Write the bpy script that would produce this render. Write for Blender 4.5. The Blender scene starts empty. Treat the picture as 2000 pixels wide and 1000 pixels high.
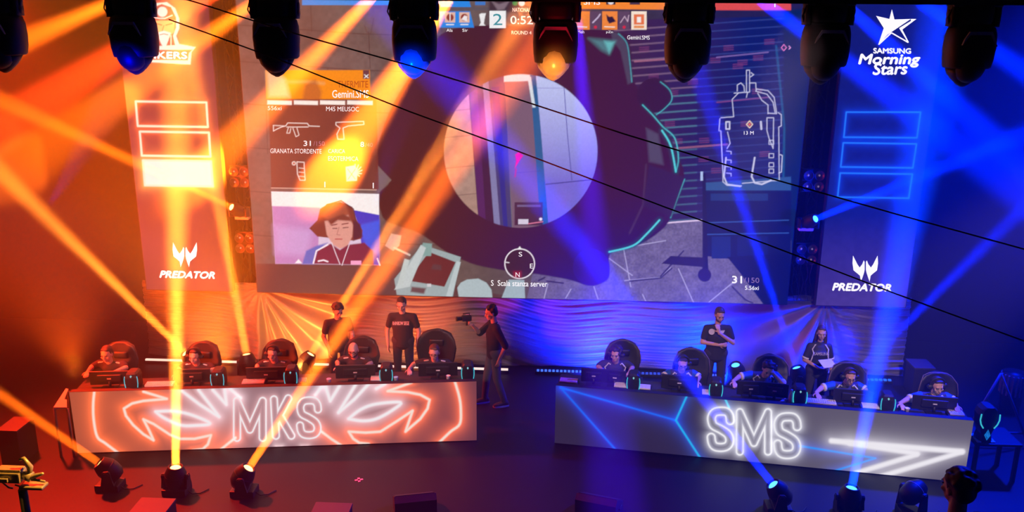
import bpy, bmesh, math, random
import numpy as np
from mathutils import Vector, Matrix, Quaternion

# ------------------------------------------------------------------ camera
F_PX = 1732.0
YAW, PITCH, ROLL = math.radians(2.88), math.radians(15.94), math.radians(0.44)
CAM = Vector((0.55, -12.5, 6.7))
SC = bpy.context.scene
COL = SC.collection

def _axes():
    cy, sy, cp, sp = math.cos(YAW), math.sin(YAW), math.cos(PITCH), math.sin(PITCH)
    fwd = Vector((-sy*cp, cy*cp, -sp)); right = Vector((cy, sy, 0)); up = right.cross(fwd)
    c, s = math.cos(ROLL), math.sin(ROLL)
    return right*c + up*s, up*c - right*s, fwd
RIGHT, UP, FWD = _axes()
cam_data = bpy.data.cameras.new('camera'); cam = bpy.data.objects.new('camera', cam_data); COL.objects.link(cam)
cam_data.sensor_width = 36.0; cam_data.lens = 36.0*F_PX/2000.0
cam_data.clip_start = 0.05; cam_data.clip_end = 200
cam.matrix_world = Matrix.Translation(CAM) @ Matrix((RIGHT, UP, -FWD)).transposed().to_4x4()
SC.camera = cam

def ray(px, py):
    return (RIGHT*((px-1000)/F_PX) + UP*((500-py)/F_PX) + FWD)
def P(px, py, Y):              # the point of the upright plane at depth Y that the photo shows at (px, py)
    d = ray(px, py); t = (Y-CAM.y)/d.y; return CAM + d*t
def PZ(px, py, z=0.0):         # the point at height z that the photo shows at (px, py)
    d = ray(px, py); t = (z-CAM.z)/d.z; return CAM + d*t
def PP(px, py, o, n):          # on the plane through o with normal n
    d = ray(px, py); t = (o-CAM).dot(n)/d.dot(n); return CAM + d*t
def proj(A):                   # world points (N,3) -> photo pixels (N,2)
    A = np.asarray(A, float) - np.array(CAM)
    x, y, z = A@np.array(RIGHT), A@np.array(UP), A@np.array(FWD)
    return np.stack([1000+F_PX*x/z, 500-F_PX*y/z], -1)

# ------------------------------------------------------------------ colour management, world, haze
SC.view_settings.view_transform = 'Standard'; SC.view_settings.look = 'None'
SC.view_settings.exposure = 0.0; SC.view_settings.gamma = 1.0; SC.view_settings.use_curve_mapping = False
SC.render.engine = 'CYCLES'
cy = SC.cycles
cy.use_denoising = True
try: cy.denoiser = 'OPENIMAGEDENOISE'
except Exception: pass
cy.max_bounces = 4; cy.diffuse_bounces = 1; cy.glossy_bounces = 2; cy.transmission_bounces = 3; cy.volume_bounces = 0
cy.transparent_max_bounces = 6; cy.caustics_reflective = False; cy.caustics_refractive = False
cy.sample_clamp_indirect = 4.0; cy.use_light_tree = True
world = bpy.data.worlds.new('world'); SC.world = world; world.use_nodes = True
wn = world.node_tree; wn.nodes.clear()
wo = wn.nodes.new('ShaderNodeOutputWorld'); wb = wn.nodes.new('ShaderNodeBackground')
wb.inputs[0].default_value = (0.10, 0.03, 0.12, 1); wb.inputs[1].default_value = 0.02
wn.links.new(wb.outputs[0], wo.inputs['Surface'])
wv = wn.nodes.new('ShaderNodeVolumeScatter')
wv.inputs['Color'].default_value = (1, 1, 1, 1); wv.inputs['Density'].default_value = 0.0075; wv.inputs['Anisotropy'].default_value = 0.0
wn.links.new(wv.outputs[0], wo.inputs['Volume'])

# ------------------------------------------------------------------ stage lighting
ORANGE = (1.0, 0.145, 0.005); AMBER = (1.0, 0.22, 0.018); RED = (1.0, 0.022, 0.005); BLUE = (0.0, 0.012, 1.0); CYANB = (0.0, 0.028, 1.0)
KB, KW = 84.0, 1.0
def spot(name, loc, tgt, watts, color, deg, blend=0.35, radius=0.05):
    d = bpy.data.lights.new(name, 'SPOT'); o = bpy.data.objects.new(name, d); COL.objects.link(o)
    d.energy = watts*(KB if name.startswith('beam') else KW); d.color = color; d.spot_size = math.radians(deg); d.spot_blend = blend; d.shadow_soft_size = radius
    o.location = loc; o.rotation_mode = 'QUATERNION'
    o.rotation_quaternion = (Vector(tgt)-Vector(loc)).to_track_quat('-Z', 'Y')
    return o

# floor fixtures (source pixel, head height), aim pixel at depth; filled in by the fixtures themselves below
BEAMS = []   # every visible shaft: name, lens position, aim, watts, colour, degrees
def beam(name, src, aim, watts, color, deg, blend=0.3, radius=0.055):
    v = (aim-src).normalized(); d = bpy.data.lights.new(name, 'AREA'); o = bpy.data.objects.new(name, d); COL.objects.link(o)
    d.shape = 'DISK'; d.size = radius*2; d.spread = math.radians(deg); d.color = color
    d.energy = watts*KB*0.0253*2*math.pi*(1-math.cos(math.radians(deg/2)))*1.6
    o.location = src + v*0.012; o.rotation_mode = 'QUATERNION'; o.rotation_quaternion = v.to_track_quat('-Z', 'Y')
    BEAMS.append((name, src, aim, color))
    return src, v
HEAD_Z = 0.42
def floor_src(px, py, z=HEAD_Z): return PZ(px, py, z)
s = floor_src(192, 903); FB1 = beam('beam_floor', s, P(0, 770, s.y-0.3), 11000, ORANGE, 4.8)
s = floor_src(343, 910); FB2 = beam('beam_floor', s, P(346, 400, s.y-0.1), 34000, AMBER, 5.6)
s = floor_src(487, 912); FB3 = beam('beam_floor', s, P(835, 400, s.y+0.2), 24000, ORANGE, 5.0)
s = floor_src(1508, 944); FB4 = beam('beam_floor', s, P(1200, 560, s.y), 12000, BLUE, 5.6)
s = floor_src(1664, 950); FB5 = beam('beam_floor', s, P(1745, 560, s.y), 15000, CYANB, 8.0)
YR = 2.3
s = P(361, 688, YR); RB1 = beam('beam_rear', s, P(0, 335, YR-1.6), 22000, AMBER, 5.0)
s = P(481, 690, YR); RB2 = beam('beam_rear', s, P(425, 390, YR), 24000, AMBER, 4.6, radius=.075)
s = P(608, 690, YR); RB3 = beam('beam_rear', s, P(790, 400, YR+.3), 22000, AMBER, 4.2, radius=.065)
s = P(1436, 711, YR); RB4 = (s, Vector((-.30, -.25, 1)).normalized())
s = P(1555, 716, YR); RB5 = beam('beam_rear', s, P(1440, 370, YR+.2), 12000, BLUE, 4.6)
s = P(1682, 718, YR); RB6 = beam('beam_rear', s, P(2000, 405, YR-1.2), 10000, BLUE, 4.6)
YC = 2.75
s = P(451, 404, YC); CB1 = beam('beam_column', s, P(0, 195, YC-3), 18000, ORANGE, 4.5)
s = P(1594, 427, YC); CB2 = beam('beam_column', s, P(2000, 262, YC-3), 16000, BLUE, 5.0)
# shafts from the upstage truss above the picture
def high(px, py, Y=0.6): return P(px, py, Y)
for (sp, ap, Ya, w, c, dg) in (
    ((275, -20), (-70, 130), 2.5, 7000, ORANGE, 8),
    ((470, -45), (60, 215), 4.0, 9000, (1.0, .05, .005), 8),
    ((525, -15), (110, 280), 4.3, 6500, ORANGE, 9),
    ((745, -25), (390, 345), 3.1, 10000, ORANGE, 9),
    ((893, -30), (655, 335), 3.1, 14000, ORANGE, 12),
    ((1470, -10), (1800, 230), -1.5, 9000, BLUE, 7),
    ((1640, 0), (1960, 290), -1.5, 9000, BLUE, 7),
    ((1780, -5), (2050, 170), -1.5, 7000, BLUE, 7),
    ((1125, 20), (1150, 330), -1.5, 3500, (0.06, 0.0, 1.0), 6),
):
    spot('beam_upstage', high(*sp), P(ap[0], ap[1], Ya), w, c, dg, 0.6, 0.08)
# washes that tint the haze and the drape
spot('wash_red', (-9.5, 2.4, 7.8), (-5.0, -1.5, 0), 21000, RED, 64, 1.0, 0.3)
spot('wash_red', (-9.5, -3.0, 3.0), (-4.6, 2.5, 3.0), 16000, (1.0, 0.05, 0.006), 62, 1.0, 0.3)
spot('wash_blue', (9.5, 2.4, 8.0), (5.5, -1.5, 0), 22000, BLUE, 80, 1.0, 0.3)
spot('wash_blue', (11.0, -2.5, 3.0), (5.5, 3.4, 5.0), 18000, BLUE, 62, 1.0, 0.3)
spot('drape_orange', (-4.4, 1.9, 0.2), (-3.9, 3.3, 1.0), 900, (1.0, 0.26, 0.04), 125, 1.0, 0.1)
spot('drape_orange', (-2.3, 2.2, 0.2), (-2.0, 3.3, 0.7), 220, (1.0, 0.24, 0.06), 105, 1.0, 0.1)
spot('drape_blue', (1.5, 2.3, 0.2), (1.35, 3.3, 0.8), 4200, BLUE, 118, 1.0, 0.1)
spot('drape_blue', (3.6, 2.3, 0.2), (3.4, 3.3, 1.0), 3600, BLUE, 130, 1.0, 0.1)
spot('drape_blue', (5.9, 2.3, 0.2), (5.8, 3.3, 1.1), 3600, BLUE, 120, 1.0, 0.1)
spot('added_amber_wash', (-5.3, 1.7, 0.3), (-4.9, -0.4, 5.0), 46000, (1.0, 0.17, 0.010), 58, 1.0, 0.2)  # unseen wash added for the orange glow around the left tower
spot('added_amber_wash', (-7.9, 1.6, 0.3), (-7.6, 0.8, 5.0), 9000, (1.0, 0.09, 0.006), 75, 1.0, 0.2)  # second added wash, for the orange glow farther left
# white-pink front key lamps over the front of the stage
for kx, kt, c in ((-5.2, -5.2, (1.0, .55, .5)), (-2.2, -1.9, (1.0, .62, .62)), (2.2, 2.4, (1.0, .62, .70)), (5.2, 5.6, (1.0, .66, .72))):
    spot('front_key', (kx, -6.3, 6.6), (kt, 1.1, 1.05), 2100, c, 20, 0.5, 0.2)

# ------------------------------------------------------------------ helpers
PI = math.pi
def mat(name, color=(.5, .5, .5), rough=.6, metal=0.0, emit=None, estr=1.0, noise=0.0, nscale=8.0, coat=0.0, spec=0.5, bump=0.0):
    m = bpy.data.materials.new(name); m.use_nodes = True; nt = m.node_tree; b = nt.nodes['Principled BSDF']
    b.inputs['Base Color'].default_value = (*color, 1); b.inputs['Roughness'].default_value = rough; b.inputs['Metallic'].default_value = metal
    b.inputs['Specular IOR Level'].default_value = spec
    if coat: b.inputs['Coat Weight'].default_value = coat
    if noise:
        t = nt.nodes.new('ShaderNodeTexCoord'); n = nt.nodes.new('ShaderNodeTexNoise'); n.inputs['Scale'].default_value = nscale; n.inputs['Detail'].default_value = 4
        r = nt.nodes.new('ShaderNodeMixRGB'); r.inputs[1].default_value = (*[c*(1-noise) for c in color], 1); r.inputs[2].default_value = (*[min(1, c*(1+noise)) for c in color], 1)
        nt.links.new(t.outputs['Object'], n.inputs['Vector']); nt.links.new(n.outputs[0], r.inputs[0]); nt.links.new(r.outputs[0], b.inputs['Base Color'])
        if bump:
            bp = nt.nodes.new('ShaderNodeBump'); bp.inputs['Strength'].default_value = bump; nt.links.new(n.outputs[0], bp.inputs['Height']); nt.links.new(bp.outputs[0], b.inputs['Normal'])
    if emit:
        b.inputs['Emission Color'].default_value = (*emit, 1); b.inputs['Emission Strength'].default_value = estr
        try: m.cycles.emission_sampling = 'NONE'
        except Exception: pass
    return m

class MB:
    """collects shapes into one mesh"""
    def __init__(s): s.v = []; s.f = []; s.mi = []; s.m = 0
    def add(s, vs, fs):
        b = len(s.v); s.v += [tuple(v) for v in vs]; s.f += [tuple(i+b for i in f) for f in fs]; s.mi += [s.m]*len(fs); return s
    def box(s, c, d, R=None, bev=0.0):
        x, y, z = d[0]/2, d[1]/2, d[2]/2
        if bev > 0:
            bv = min(bev, x*.9, y*.9, z*.9)
            bm = bmesh.new(); bmesh.ops.create_cube(bm, size=1)
            for v in bm.verts: v.co = Vector((v.co.x*d[0], v.co.y*d[1], v.co.z*d[2]))
            bmesh.ops.bevel(bm, geom=list(bm.edges), offset=bv, segments=2, profile=.6, affect='EDGES')
            bm.verts.index_update(); vs = [v.co.copy() for v in bm.verts]; fs = [[v.index for v in f.verts] for f in bm.faces]; bm.free()
        else:
            vs = [Vector(p) for p in ((-x,-y,-z),(x,-y,-z),(x,y,-z),(-x,y,-z),(-x,-y,z),(x,-y,z),(x,y,z),(-x,y,z))]
            fs = [(0,3,2,1),(4,5,6,7),(0,1,5,4),(1,2,6,5),(2,3,7,6),(3,0,4,7)]
        c = Vector(c)
        return s.add([(R@v if R else v)+c for v in vs], fs)
    def cap(s, p0, p1, r0, r1=None, n=12, sx=1.0, side=None, rings=4, flat=False):
        """tapered capsule; sx stretches the section along 'side'"""
        p0, p1 = Vector(p0), Vector(p1); r1 = r0 if r1 is None else r1
        ax = p1-p0; L = ax.length; ax = ax.normalized() if L > 1e-6 else Vector((0, 0, 1))
        sd = Vector(side) if side is not None else (Vector((1, 0, 0)) if abs(ax.x) < .9 else Vector((0, 1, 0)))
        sd = (sd-ax*sd.dot(ax)); sd = sd.normalized() if sd.length > 1e-5 else ax.orthogonal().normalized()
        ot = ax.cross(sd)
        prof = []
        if flat: prof = [(0, r0), (L, r1)]
        else:
            for i in range(1, rings+1): a = PI/2*i/rings; prof.append((-r0*math.cos(a), r0*math.sin(a)))
            for i in range(0, rings): a = PI/2*i/rings; prof.append((L+r1*math.sin(a), r1*math.cos(a)))
        vs = []; fs = []
        for (h, r) in prof:
            for k in range(n): a = 2*PI*k/n; vs.append(p0+ax*h+sd*(math.cos(a)*r*sx)+ot*(math.sin(a)*r))
        for i in range(len(prof)-1):
            for k in range(n): k2 = (k+1) % n; fs.append((i*n+k, i*n+k2, (i+1)*n+k2, (i+1)*n+k))
        if flat:
            fs.append(tuple(reversed(range(n)))); fs.append(tuple((len(prof)-1)*n+k for k in range(n)))
        else:
            a = len(vs); vs.append(p0-ax*r0); vs.append(p1+ax*r1)
            for k in range(n): k2 = (k+1) % n; fs.append((a, k2, k)); fs.append((a+1, (len(prof)-1)*n+k, (len(prof)-1)*n+k2))
        return s.add(vs, fs)
    def cyl(s, p0, p1, r0, r1=None, n=20, **k): return s.cap(p0, p1, r0, r1, n, flat=True, **k)
    def ell(s, c, r, R=None, n=16, m=10):
        c = Vector(c); vs = []; fs = []
        for i in range(1, m):
            t = PI*i/m
            for k in range(n):
                a = 2*PI*k/n; v = Vector((math.sin(t)*math.cos(a)*r[0], math.sin(t)*math.sin(a)*r[1], math.cos(t)*r[2])); vs.append((R@v if R else v)+c)
        for i in range(m-2):
            for k in range(n): k2 = (k+1) % n; fs.append((i*n+k, (i+1)*n+k, (i+1)*n+k2, i*n+k2))
        a = len(vs); t = Vector((0, 0, r[2])); vs.append((R@t if R else t)+c); vs.append(c-(R@t if R else t))
        for k in range(n): k2 = (k+1) % n; fs.append((a, k, k2)); fs.append((a+1, (m-2)*n+k2, (m-2)*n+k))
        return s.add(vs, fs)
    def tube(s, pts, r, n=8):
        for a, b in zip(pts[:-1], pts[1:]): s.cap(a, b, r, r, n, rings=2)
        return s
    def pipe(s, pts, r, n=8, closed=False):
        """one swept tube"""
        pts = [Vector(p) for p in pts]; N = len(pts); vs = []; fs = []; prev = None
        for i, p in enumerate(pts):
            if closed: t = pts[(i+1) % N]-pts[i-1]
            else: t = pts[min(i+1, N-1)]-pts[max(i-1, 0)]
            t = t.normalized(); u = t.orthogonal().normalized() if prev is None else (prev-t*prev.dot(t)).normalized(); prev = u; w = t.cross(u)
            rr = r[i] if isinstance(r, (list, tuple)) else r
            for k in range(n): a = 2*PI*k/n; vs.append(p+u*math.cos(a)*rr+w*math.sin(a)*rr)
        for i in range(N if closed else N-1):
            j = (i+1) % N
            for k in range(n): k2 = (k+1) % n; fs.append((i*n+k, i*n+k2, j*n+k2, j*n+k))
        if not closed: fs.append(tuple(reversed(range(n)))); fs.append(tuple((N-1)*n+k for k in range(n)))
        return s.add(vs, fs)
    def lathe(s, prof, o=(0, 0, 0), R=None, n=24):
        """prof [(r,z)] round local z"""
        o = Vector(o); vs = []; fs = []
        for (r, z) in prof:
            for k in range(n): a = 2*PI*k/n; v = Vector((r*math.cos(a), r*math.sin(a), z)); vs.append((R@v if R else v)+o)
        for i in range(len(prof)-1):
            for k in range(n): k2 = (k+1) % n; fs.append((i*n+k, i*n+k2, (i+1)*n+k2, (i+1)*n+k))
        if prof[0][0] > 1e-6: fs.append(tuple(reversed(range(n))))
        if prof[-1][0] > 1e-6: fs.append(tuple((len(prof)-1)*n+k for k in range(n)))
        return s.add(vs, fs)
    def loft(s, secs):
        """closed sections of equal point count, capped"""
        n = len(secs[0]); vs = [p for q in secs for p in q]; fs = []
        for i in range(len(secs)-1):
            for k in range(n): k2 = (k+1) % n; fs.append((i*n+k, i*n+k2, (i+1)*n+k2, (i+1)*n+k))
        fs.append(tuple(reversed(range(n)))); fs.append(tuple((len(secs)-1)*n+k for k in range(n)))
        return s.add(vs, fs)
    def prism(s, poly, d):
        d = Vector(d); n = len(poly); vs = [Vector(p) for p in poly]+[Vector(p)+d for p in poly]
        return s.add(vs, [tuple(reversed(range(n))), tuple(range(n, 2*n))]+[(i, (i+1) % n, n+(i+1) % n, n+i) for i in range(n)])
    def build(s, name, mats, parent=None, smooth=False, loc=None, remesh=0.0, fix=True):
        me = bpy.data.meshes.new(name); me.from_pydata(s.v, [], s.f)
        if not isinstance(mats, (list, tuple)): mats = [mats]
        for m in mats: me.materials.append(m)
        if len(mats) > 1: me.polygons.foreach_set('material_index', s.mi)
        if fix:
            bm = bmesh.new(); bm.from_mesh(me); bmesh.ops.recalc_face_normals(bm, faces=bm.faces); bm.to_mesh(me); bm.free()
        if smooth: me.polygons.foreach_set('use_smooth', [True]*len(me.polygons))
        me.update()
        o = bpy.data.objects.new(name, me); COL.objects.link(o)
        if parent is not None: o.parent = parent
        if loc is not None: o.location = loc
        if remesh:
            r = o.modifiers.new('remesh', 'REMESH'); r.mode = 'VOXEL'; r.voxel_size = remesh; r.use_smooth_shade = True
            q = o.modifiers.new('smooth', 'SMOOTH'); q.factor = .5; q.iterations = 3
        return o

def tag(o, label=None, cat=None, group=None, kind=None):
    if label: o['label'] = label
    if cat: o['category'] = cat
    if group: o['group'] = group
    if kind: o['kind'] = kind
    return o
def empty(name, loc, label, cat, group=None, rz=0.0, scale=1.0):
    o = bpy.data.objects.new(name, None); COL.objects.link(o); o.empty_display_size = .1
    o.location = loc; o.rotation_euler = (0, 0, rz); o.scale = (scale,)*3
    return tag(o, label, cat, group)
def children(o): return [c for c in bpy.data.objects if c.parent == o]
def copy_tree(o, parent=None):
    kids = children(o)
    c = o.copy(); COL.objects.link(c)
    if parent is not None: c.parent = parent
    for k in kids: copy_tree(k, c)
    return c
def srgb(c):
    c = np.asarray(c, float)/255.0
    return np.where(c <= .04045, c/12.92, ((c+.055)/1.055)**2.4)
def emat(name, col255, k=1.0):
    c = srgb(col255); m = mat(name, (0.01, 0.01, 0.01), .5, emit=tuple(c), estr=k); return m

# ---------------------------------------------------------------- screens: LED grids painted by formula
class Led:
    """a flat LED wall: a fine grid of emitting points on the plane (o, ux, uz), drawn on in photo pixels"""
    def __init__(s, o, ux, uz, nx, nz):
        s.o, s.ux, s.uz, s.nx, s.nz = Vector(o), Vector(ux), Vector(uz), nx, nz
        a, b = np.meshgrid(np.linspace(0, 1, nx), np.linspace(0, 1, nz))
        W = np.array(s.o)[None, None, :]+a[..., None]*np.array(s.ux)+b[..., None]*np.array(s.uz)
        s.W = W.reshape(-1, 3); q = proj(s.W); s.X = q[:, 0]; s.Y = q[:, 1]; s.C = np.zeros((nx*nz, 3))
        s.n = s.ux.cross(s.uz).normalized()          # towards the camera
        if (CAM-s.o).dot(s.n) < 0: s.n = -s.n
    def bb(s, pts, pad):
        p = np.asarray(pts, float)
        return np.nonzero((s.X > p[:, 0].min()-pad) & (s.X < p[:, 0].max()+pad) & (s.Y > p[:, 1].min()-pad) & (s.Y < p[:, 1].max()+pad))[0]
    def dist(s, pts, idx, closed=False):
        x, y = s.X[idx], s.Y[idx]; d = np.full(x.shape, 1e9); p = list(pts)
        if closed: p = p+[p[0]]
        for (x0, y0), (x1, y1) in zip(p[:-1], p[1:]):
            vx, vy = x1-x0, y1-y0; L = vx*vx+vy*vy+1e-9
            t = np.clip(((x-x0)*vx+(y-y0)*vy)/L, 0, 1); d = np.minimum(d, (x-x0-t*vx)**2+(y-y0-t*vy)**2)
        return np.sqrt(d)
    def mix(s, idx, a, col):
        col = srgb(col) if not callable(col) else col(s.X[idx], s.Y[idx])
        a = np.clip(a, 0, 1)[:, None]; s.C[idx] = s.C[idx]*(1-a)+col*a
    def poly(s, pts, col, alpha=1.0, soft=1.0):
        idx = s.bb(pts, soft+2)
        if not len(idx): return
        x, y = s.X[idx], s.Y[idx]; ins = np.zeros(x.shape, bool); p = list(pts)
        for (x0, y0), (x1, y1) in zip(p, p[1:]+p[:1]):
            if y0 == y1: continue
            c = ((y0 > y) != (y1 > y)) & (x < (x1-x0)*(y-y0)/(y1-y0)+x0); ins ^= c
        d = s.dist(pts, idx, True)*np.where(ins, 1, -1); s.mix(idx, np.clip(.5+d/(2*soft), 0, 1)*alpha, col)
    def line(s, pts, w, col, alpha=1.0, soft=.7, closed=False):
        idx = s.bb(pts, w+soft+2)
        if not len(idx): return
        d = s.dist(pts, idx, closed); s.mix(idx, np.clip(.5+(w/2-d)/(2*soft), 0, 1)*alpha, col)
    def glow(s, pts, r, col, k=1.0, closed=False, p=1.0):
        idx = s.bb(pts, r*5)
        if not len(idx): return
        d = s.dist(pts, idx, closed); s.C[idx] += srgb(col)*(k*np.exp(-(d/r)**p))[:, None]
    def rect(s, x0, y0, x1, y1, col, alpha=1.0, soft=.7): s.poly([(x0, y0), (x1, y0), (x1, y1), (x0, y1)], col, alpha, soft)
    def disc(s, cx, cy_, r, col, alpha=1.0, soft=1.0, ry=None):
        ry = ry or r; idx = s.bb([(cx-r, cy_-ry), (cx+r, cy_+ry)], soft+2)
        d = (1-np.hypot((s.X[idx]-cx)/r, (s.Y[idx]-cy_)/ry))*min(r, ry); s.mix(idx, np.clip(.5+d/(2*soft), 0, 1)*alpha, col)
    def noise(s, seed, scale, amp, sel=None):
        rs = np.random.RandomState(seed); g = rs.rand(64, 64)
        x, y = s.X/scale, s.Y/scale; xi, yi = np.floor(x).astype(int), np.floor(y).astype(int); fx, fy = x-xi, y-yi
        fx = fx*fx*(3-2*fx); fy = fy*fy*(3-2*fy); G = lambda i, j: g[i % 64, j % 64]
        n = (G(xi, yi)*(1-fx)+G(xi+1, yi)*fx)*(1-fy)+(G(xi, yi+1)*(1-fx)+G(xi+1, yi+1)*fx)*fy
        f = 1+(n-.5)*2*amp
        if sel is not None: f = np.where(sel, f, 1)
        s.C *= f[:, None]
    def build(s, name, parent, strength=1.0):
        nx, nz = s.nx, s.nz; me = bpy.data.meshes.new(name)
        i = np.arange(nx-1)[None, :]+np.arange(nz-1)[:, None]*nx
        f = np.stack([i, i+1, i+nx+1, i+nx], -1).reshape(-1, 4); N = len(f)
        me.vertices.add(nx*nz); me.vertices.foreach_set('co', s.W.ravel().astype('f'))
        me.loops.add(N*4); me.loops.foreach_set('vertex_index', f.ravel().astype('i'))
        me.polygons.add(N); me.polygons.foreach_set('loop_start', (np.arange(N)*4).astype('i'))
        try: me.polygons.foreach_set('loop_total', np.full(N, 4, 'i'))
        except Exception: pass
        me.update(calc_edges=True)
        at = me.color_attributes.new('led', 'FLOAT_COLOR', 'POINT'); c = np.ones((nx*nz, 4), 'f'); c[:, :3] = np.clip(s.C, 0, 4); at.data.foreach_set('color', c.ravel())
        m = bpy.data.materials.new(name+'_pixels'); m.use_nodes = True; nt = m.node_tree; b = nt.nodes['Principled BSDF']
        b.inputs['Base Color'].default_value = (.003, .003, .0035, 1); b.inputs['Roughness'].default_value = .7; b.inputs['Specular IOR Level'].default_value = .15
        a = nt.nodes.new('ShaderNodeVertexColor'); a.layer_name = 'led'; nt.links.new(a.outputs[0], b.inputs['Emission Color']); b.inputs['Emission Strength'].default_value = strength
        try: m.cycles.emission_sampling = 'NONE'
        except Exception: pass
        me.materials.append(m); o = bpy.data.objects.new(name, me); COL.objects.link(o); o.parent = parent
        return o

def smooth(pts, closed=False, n=5):
    p = [np.array(q, float) for q in pts]; N = len(p); out = []
    for i in range(N if closed else N-1):
        a, b, c, d = (p[(i-1) % N], p[i], p[(i+1) % N], p[(i+2) % N]) if closed else (p[max(i-1, 0)], p[i], p[i+1], p[min(i+2, N-1)])
        for k in range(n): t = k/n; out.append(tuple(.5*((2*b)+(c-a)*t+(2*a-5*b+4*c-d)*t*t+(3*b-a-3*c+d)*t**3)))
    if not closed: out.append(tuple(p[-1]))
    return out
_fonts = {}
def glyphs(txt, bold=0.0, shear=0.0, space=1.0):
    key = (txt, bold, shear, space)
    if key not in _fonts:
        c = bpy.data.curves.new('t', 'FONT'); c.body = txt; c.offset = bold; c.shear = shear; c.space_character = space; c.resolution_u = 3
        o = bpy.data.objects.new('t', c); COL.objects.link(o); me = bpy.data.meshes.new_from_object(o)
        v = np.array([tuple(q.co) for q in me.vertices]); f = [tuple(p.vertices) for p in me.polygons]
        bpy.data.objects.remove(o); bpy.data.meshes.remove(me); bpy.data.curves.remove(c); _fonts[key] = (v, f)
    return _fonts[key]
def px_text(mb, txt, quad, plane, bold=0.0, shear=0.0, space=1.0):
    """lettering fitted to the box quad=(left, top, right, bottom, slope) in photo pixels, lying on the plane (point, normal)"""
    v, f = glyphs(txt, 0.0, shear, space); x0, x1, y0, y1 = v[:, 0].min(), v[:, 0].max(), v[:, 1].min(), v[:, 1].max()
    l, t, r, b = quad[:4]; sl = quad[4] if len(quad) > 4 else 0.0
    k = bold*(b-t)*.9
    for n, (dx, dy) in enumerate(((0, 0), (k, 0), (-k, 0), (0, k), (0, -k)) if k > 0 else ((0, 0),)):
        out = []; pl = (plane[0]+plane[1]*(.0006*n), plane[1])
        for q in v:
            u = (q[0]-x0)/(x1-x0); w = (q[1]-y0)/(y1-y0); px = l+(r-l)*u; out.append(PP(px+dx, b+(t-b)*w+sl*(px-l)+dy, *pl))
        mb.add(out, f)
def px_poly(mb, pts, plane): mb.add([PP(x, y, *plane) for x, y in pts], [tuple(range(len(pts)))])

# ------------------------------------------------------------------ the LED walls
YS = 3.1
SN = (Vector((0, YS, 0)), Vector((0, -1, 0)))
M_cab = mat('cabinet_black', (.012, .012, .014), .6)
def lift(plane, d): return (plane[0]+plane[1]*d, plane[1])
def led_unit(name, label, x0, x1, z0, z1, cell):
    root = empty(name, ((x0+x1)/2, YS, z0), label, 'led screen')
    inv = Matrix.Translation(-root.location)
    L = Led((x0, YS, z0), (x1-x0, 0, 0), (0, 0, z1-z0), int((x1-x0)/cell), int((z1-z0)/cell))
    mb = MB(); mb.box(((x0+x1)/2, YS+.07, (z0+z1)/2), (x1-x0+.03, .12, z1-z0+.03)); c = mb.build('cabinet', M_cab, root); c.matrix_parent_inverse = inv
    return root, L, inv
E_white = emat('led_white', (255, 250, 250), 1.15)
zb = P(1000, 582, YS).z
# ---- main screen
xl = (P(457, 20, YS).x+P(507, 568, YS).x)/2; xr = (P(1588, 20, YS).x+P(1541, 590, YS).x)/2
zt = P(1000, -2, YS).z
root, L, inv = led_unit('led_screen', 'huge central LED wall showing a first-person rifle scope view of a game match', xl, xr, zb, zt, 0.0118)
X, Y = L.X, L.Y
def hexc(*c): return srgb(c)
# wall, left to right
t = np.clip((X-900)/500, 0, 1)[:, None]
L.C[:] = srgb((104, 88, 84))*(1-t)+srgb((34, 30, 62))*t
L.noise(3, 7, .12); L.noise(4, 40, .18)
for y in (62, 133, 215, 300, 385, 470): L.line([(455, y-14), (700, y+4), (900, y+10)], 1.6, (70, 50, 48), .8)
for x, y0, y1 in ((606, -5, 62), (720, 62, 133), (560, 62, 133), (860, 30, 62), (640, 133, 210), (930, 62, 133), (520, 215, 300), (690, 380, 470)): L.line([(x, y0), (x+3, y1)], 1.5, (70, 50, 48), .7)
L.line([(712, 50), (716, 62), (724, 66), (730, 36)], 1.5, (90, 60, 58), .9)
L.poly([(500, 515), (760, 515), (900, 560), (1100, 600), (500, 600)], (92, 62, 62), 1)
# roller blind
bl = [(1185, 40), (1600, 30), (1600, 440), (1290, 435), (1180, 200)]
L.poly(bl, lambda x, y: srgb((66, 36, 68))*(1-np.clip((x-1230)/230, 0, 1))[:, None]+srgb((8, 28, 96))*np.clip((x-1230)/230, 0, 1)[:, None])
rs = random.Random(5)
for k in range(26):
    y = 52+k*15.2; a = .8 if k < 14 else .5
    col = (150, 118, 142) if k < 9 else (96, 150, 170)
    L.line([(1200, y+8), (1330, y-2), (1360, y-4)], 3.0, col, a*.75, 1.2); L.line([(1360, y-4), (1530, y-16)], 2.0, (70, 92, 170), a*.6, 1.2)
for k in range(34):
    x = rs.uniform(1215, 1510); y = rs.uniform(70, 420)
    for j in range(3): L.line([(x-9, y+j*4), (x+9, y+j*4-1)], 2.0, (150, 70, 120), .5, 1)
L.line([(1240, 120), (1350, 112)], 4, (190, 120, 140), .6); L.line([(1400, 112), (1500, 102)], 3, (150, 120, 190), .6); L.line([(1290, 292), (1420, 282)], 4, (180, 110, 130), .6); L.line([(1400, 200), (1500, 190)], 3, (150, 80, 140), .6)
L.poly([(1530, 18), (1600, 18), (1560, 600), (1530, 600)], (4, 34, 78), 1, 3); L.line([(1516, 90), (1532, 250), (1530, 350)], 3, (20, 110, 160), .7, 2)
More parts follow.
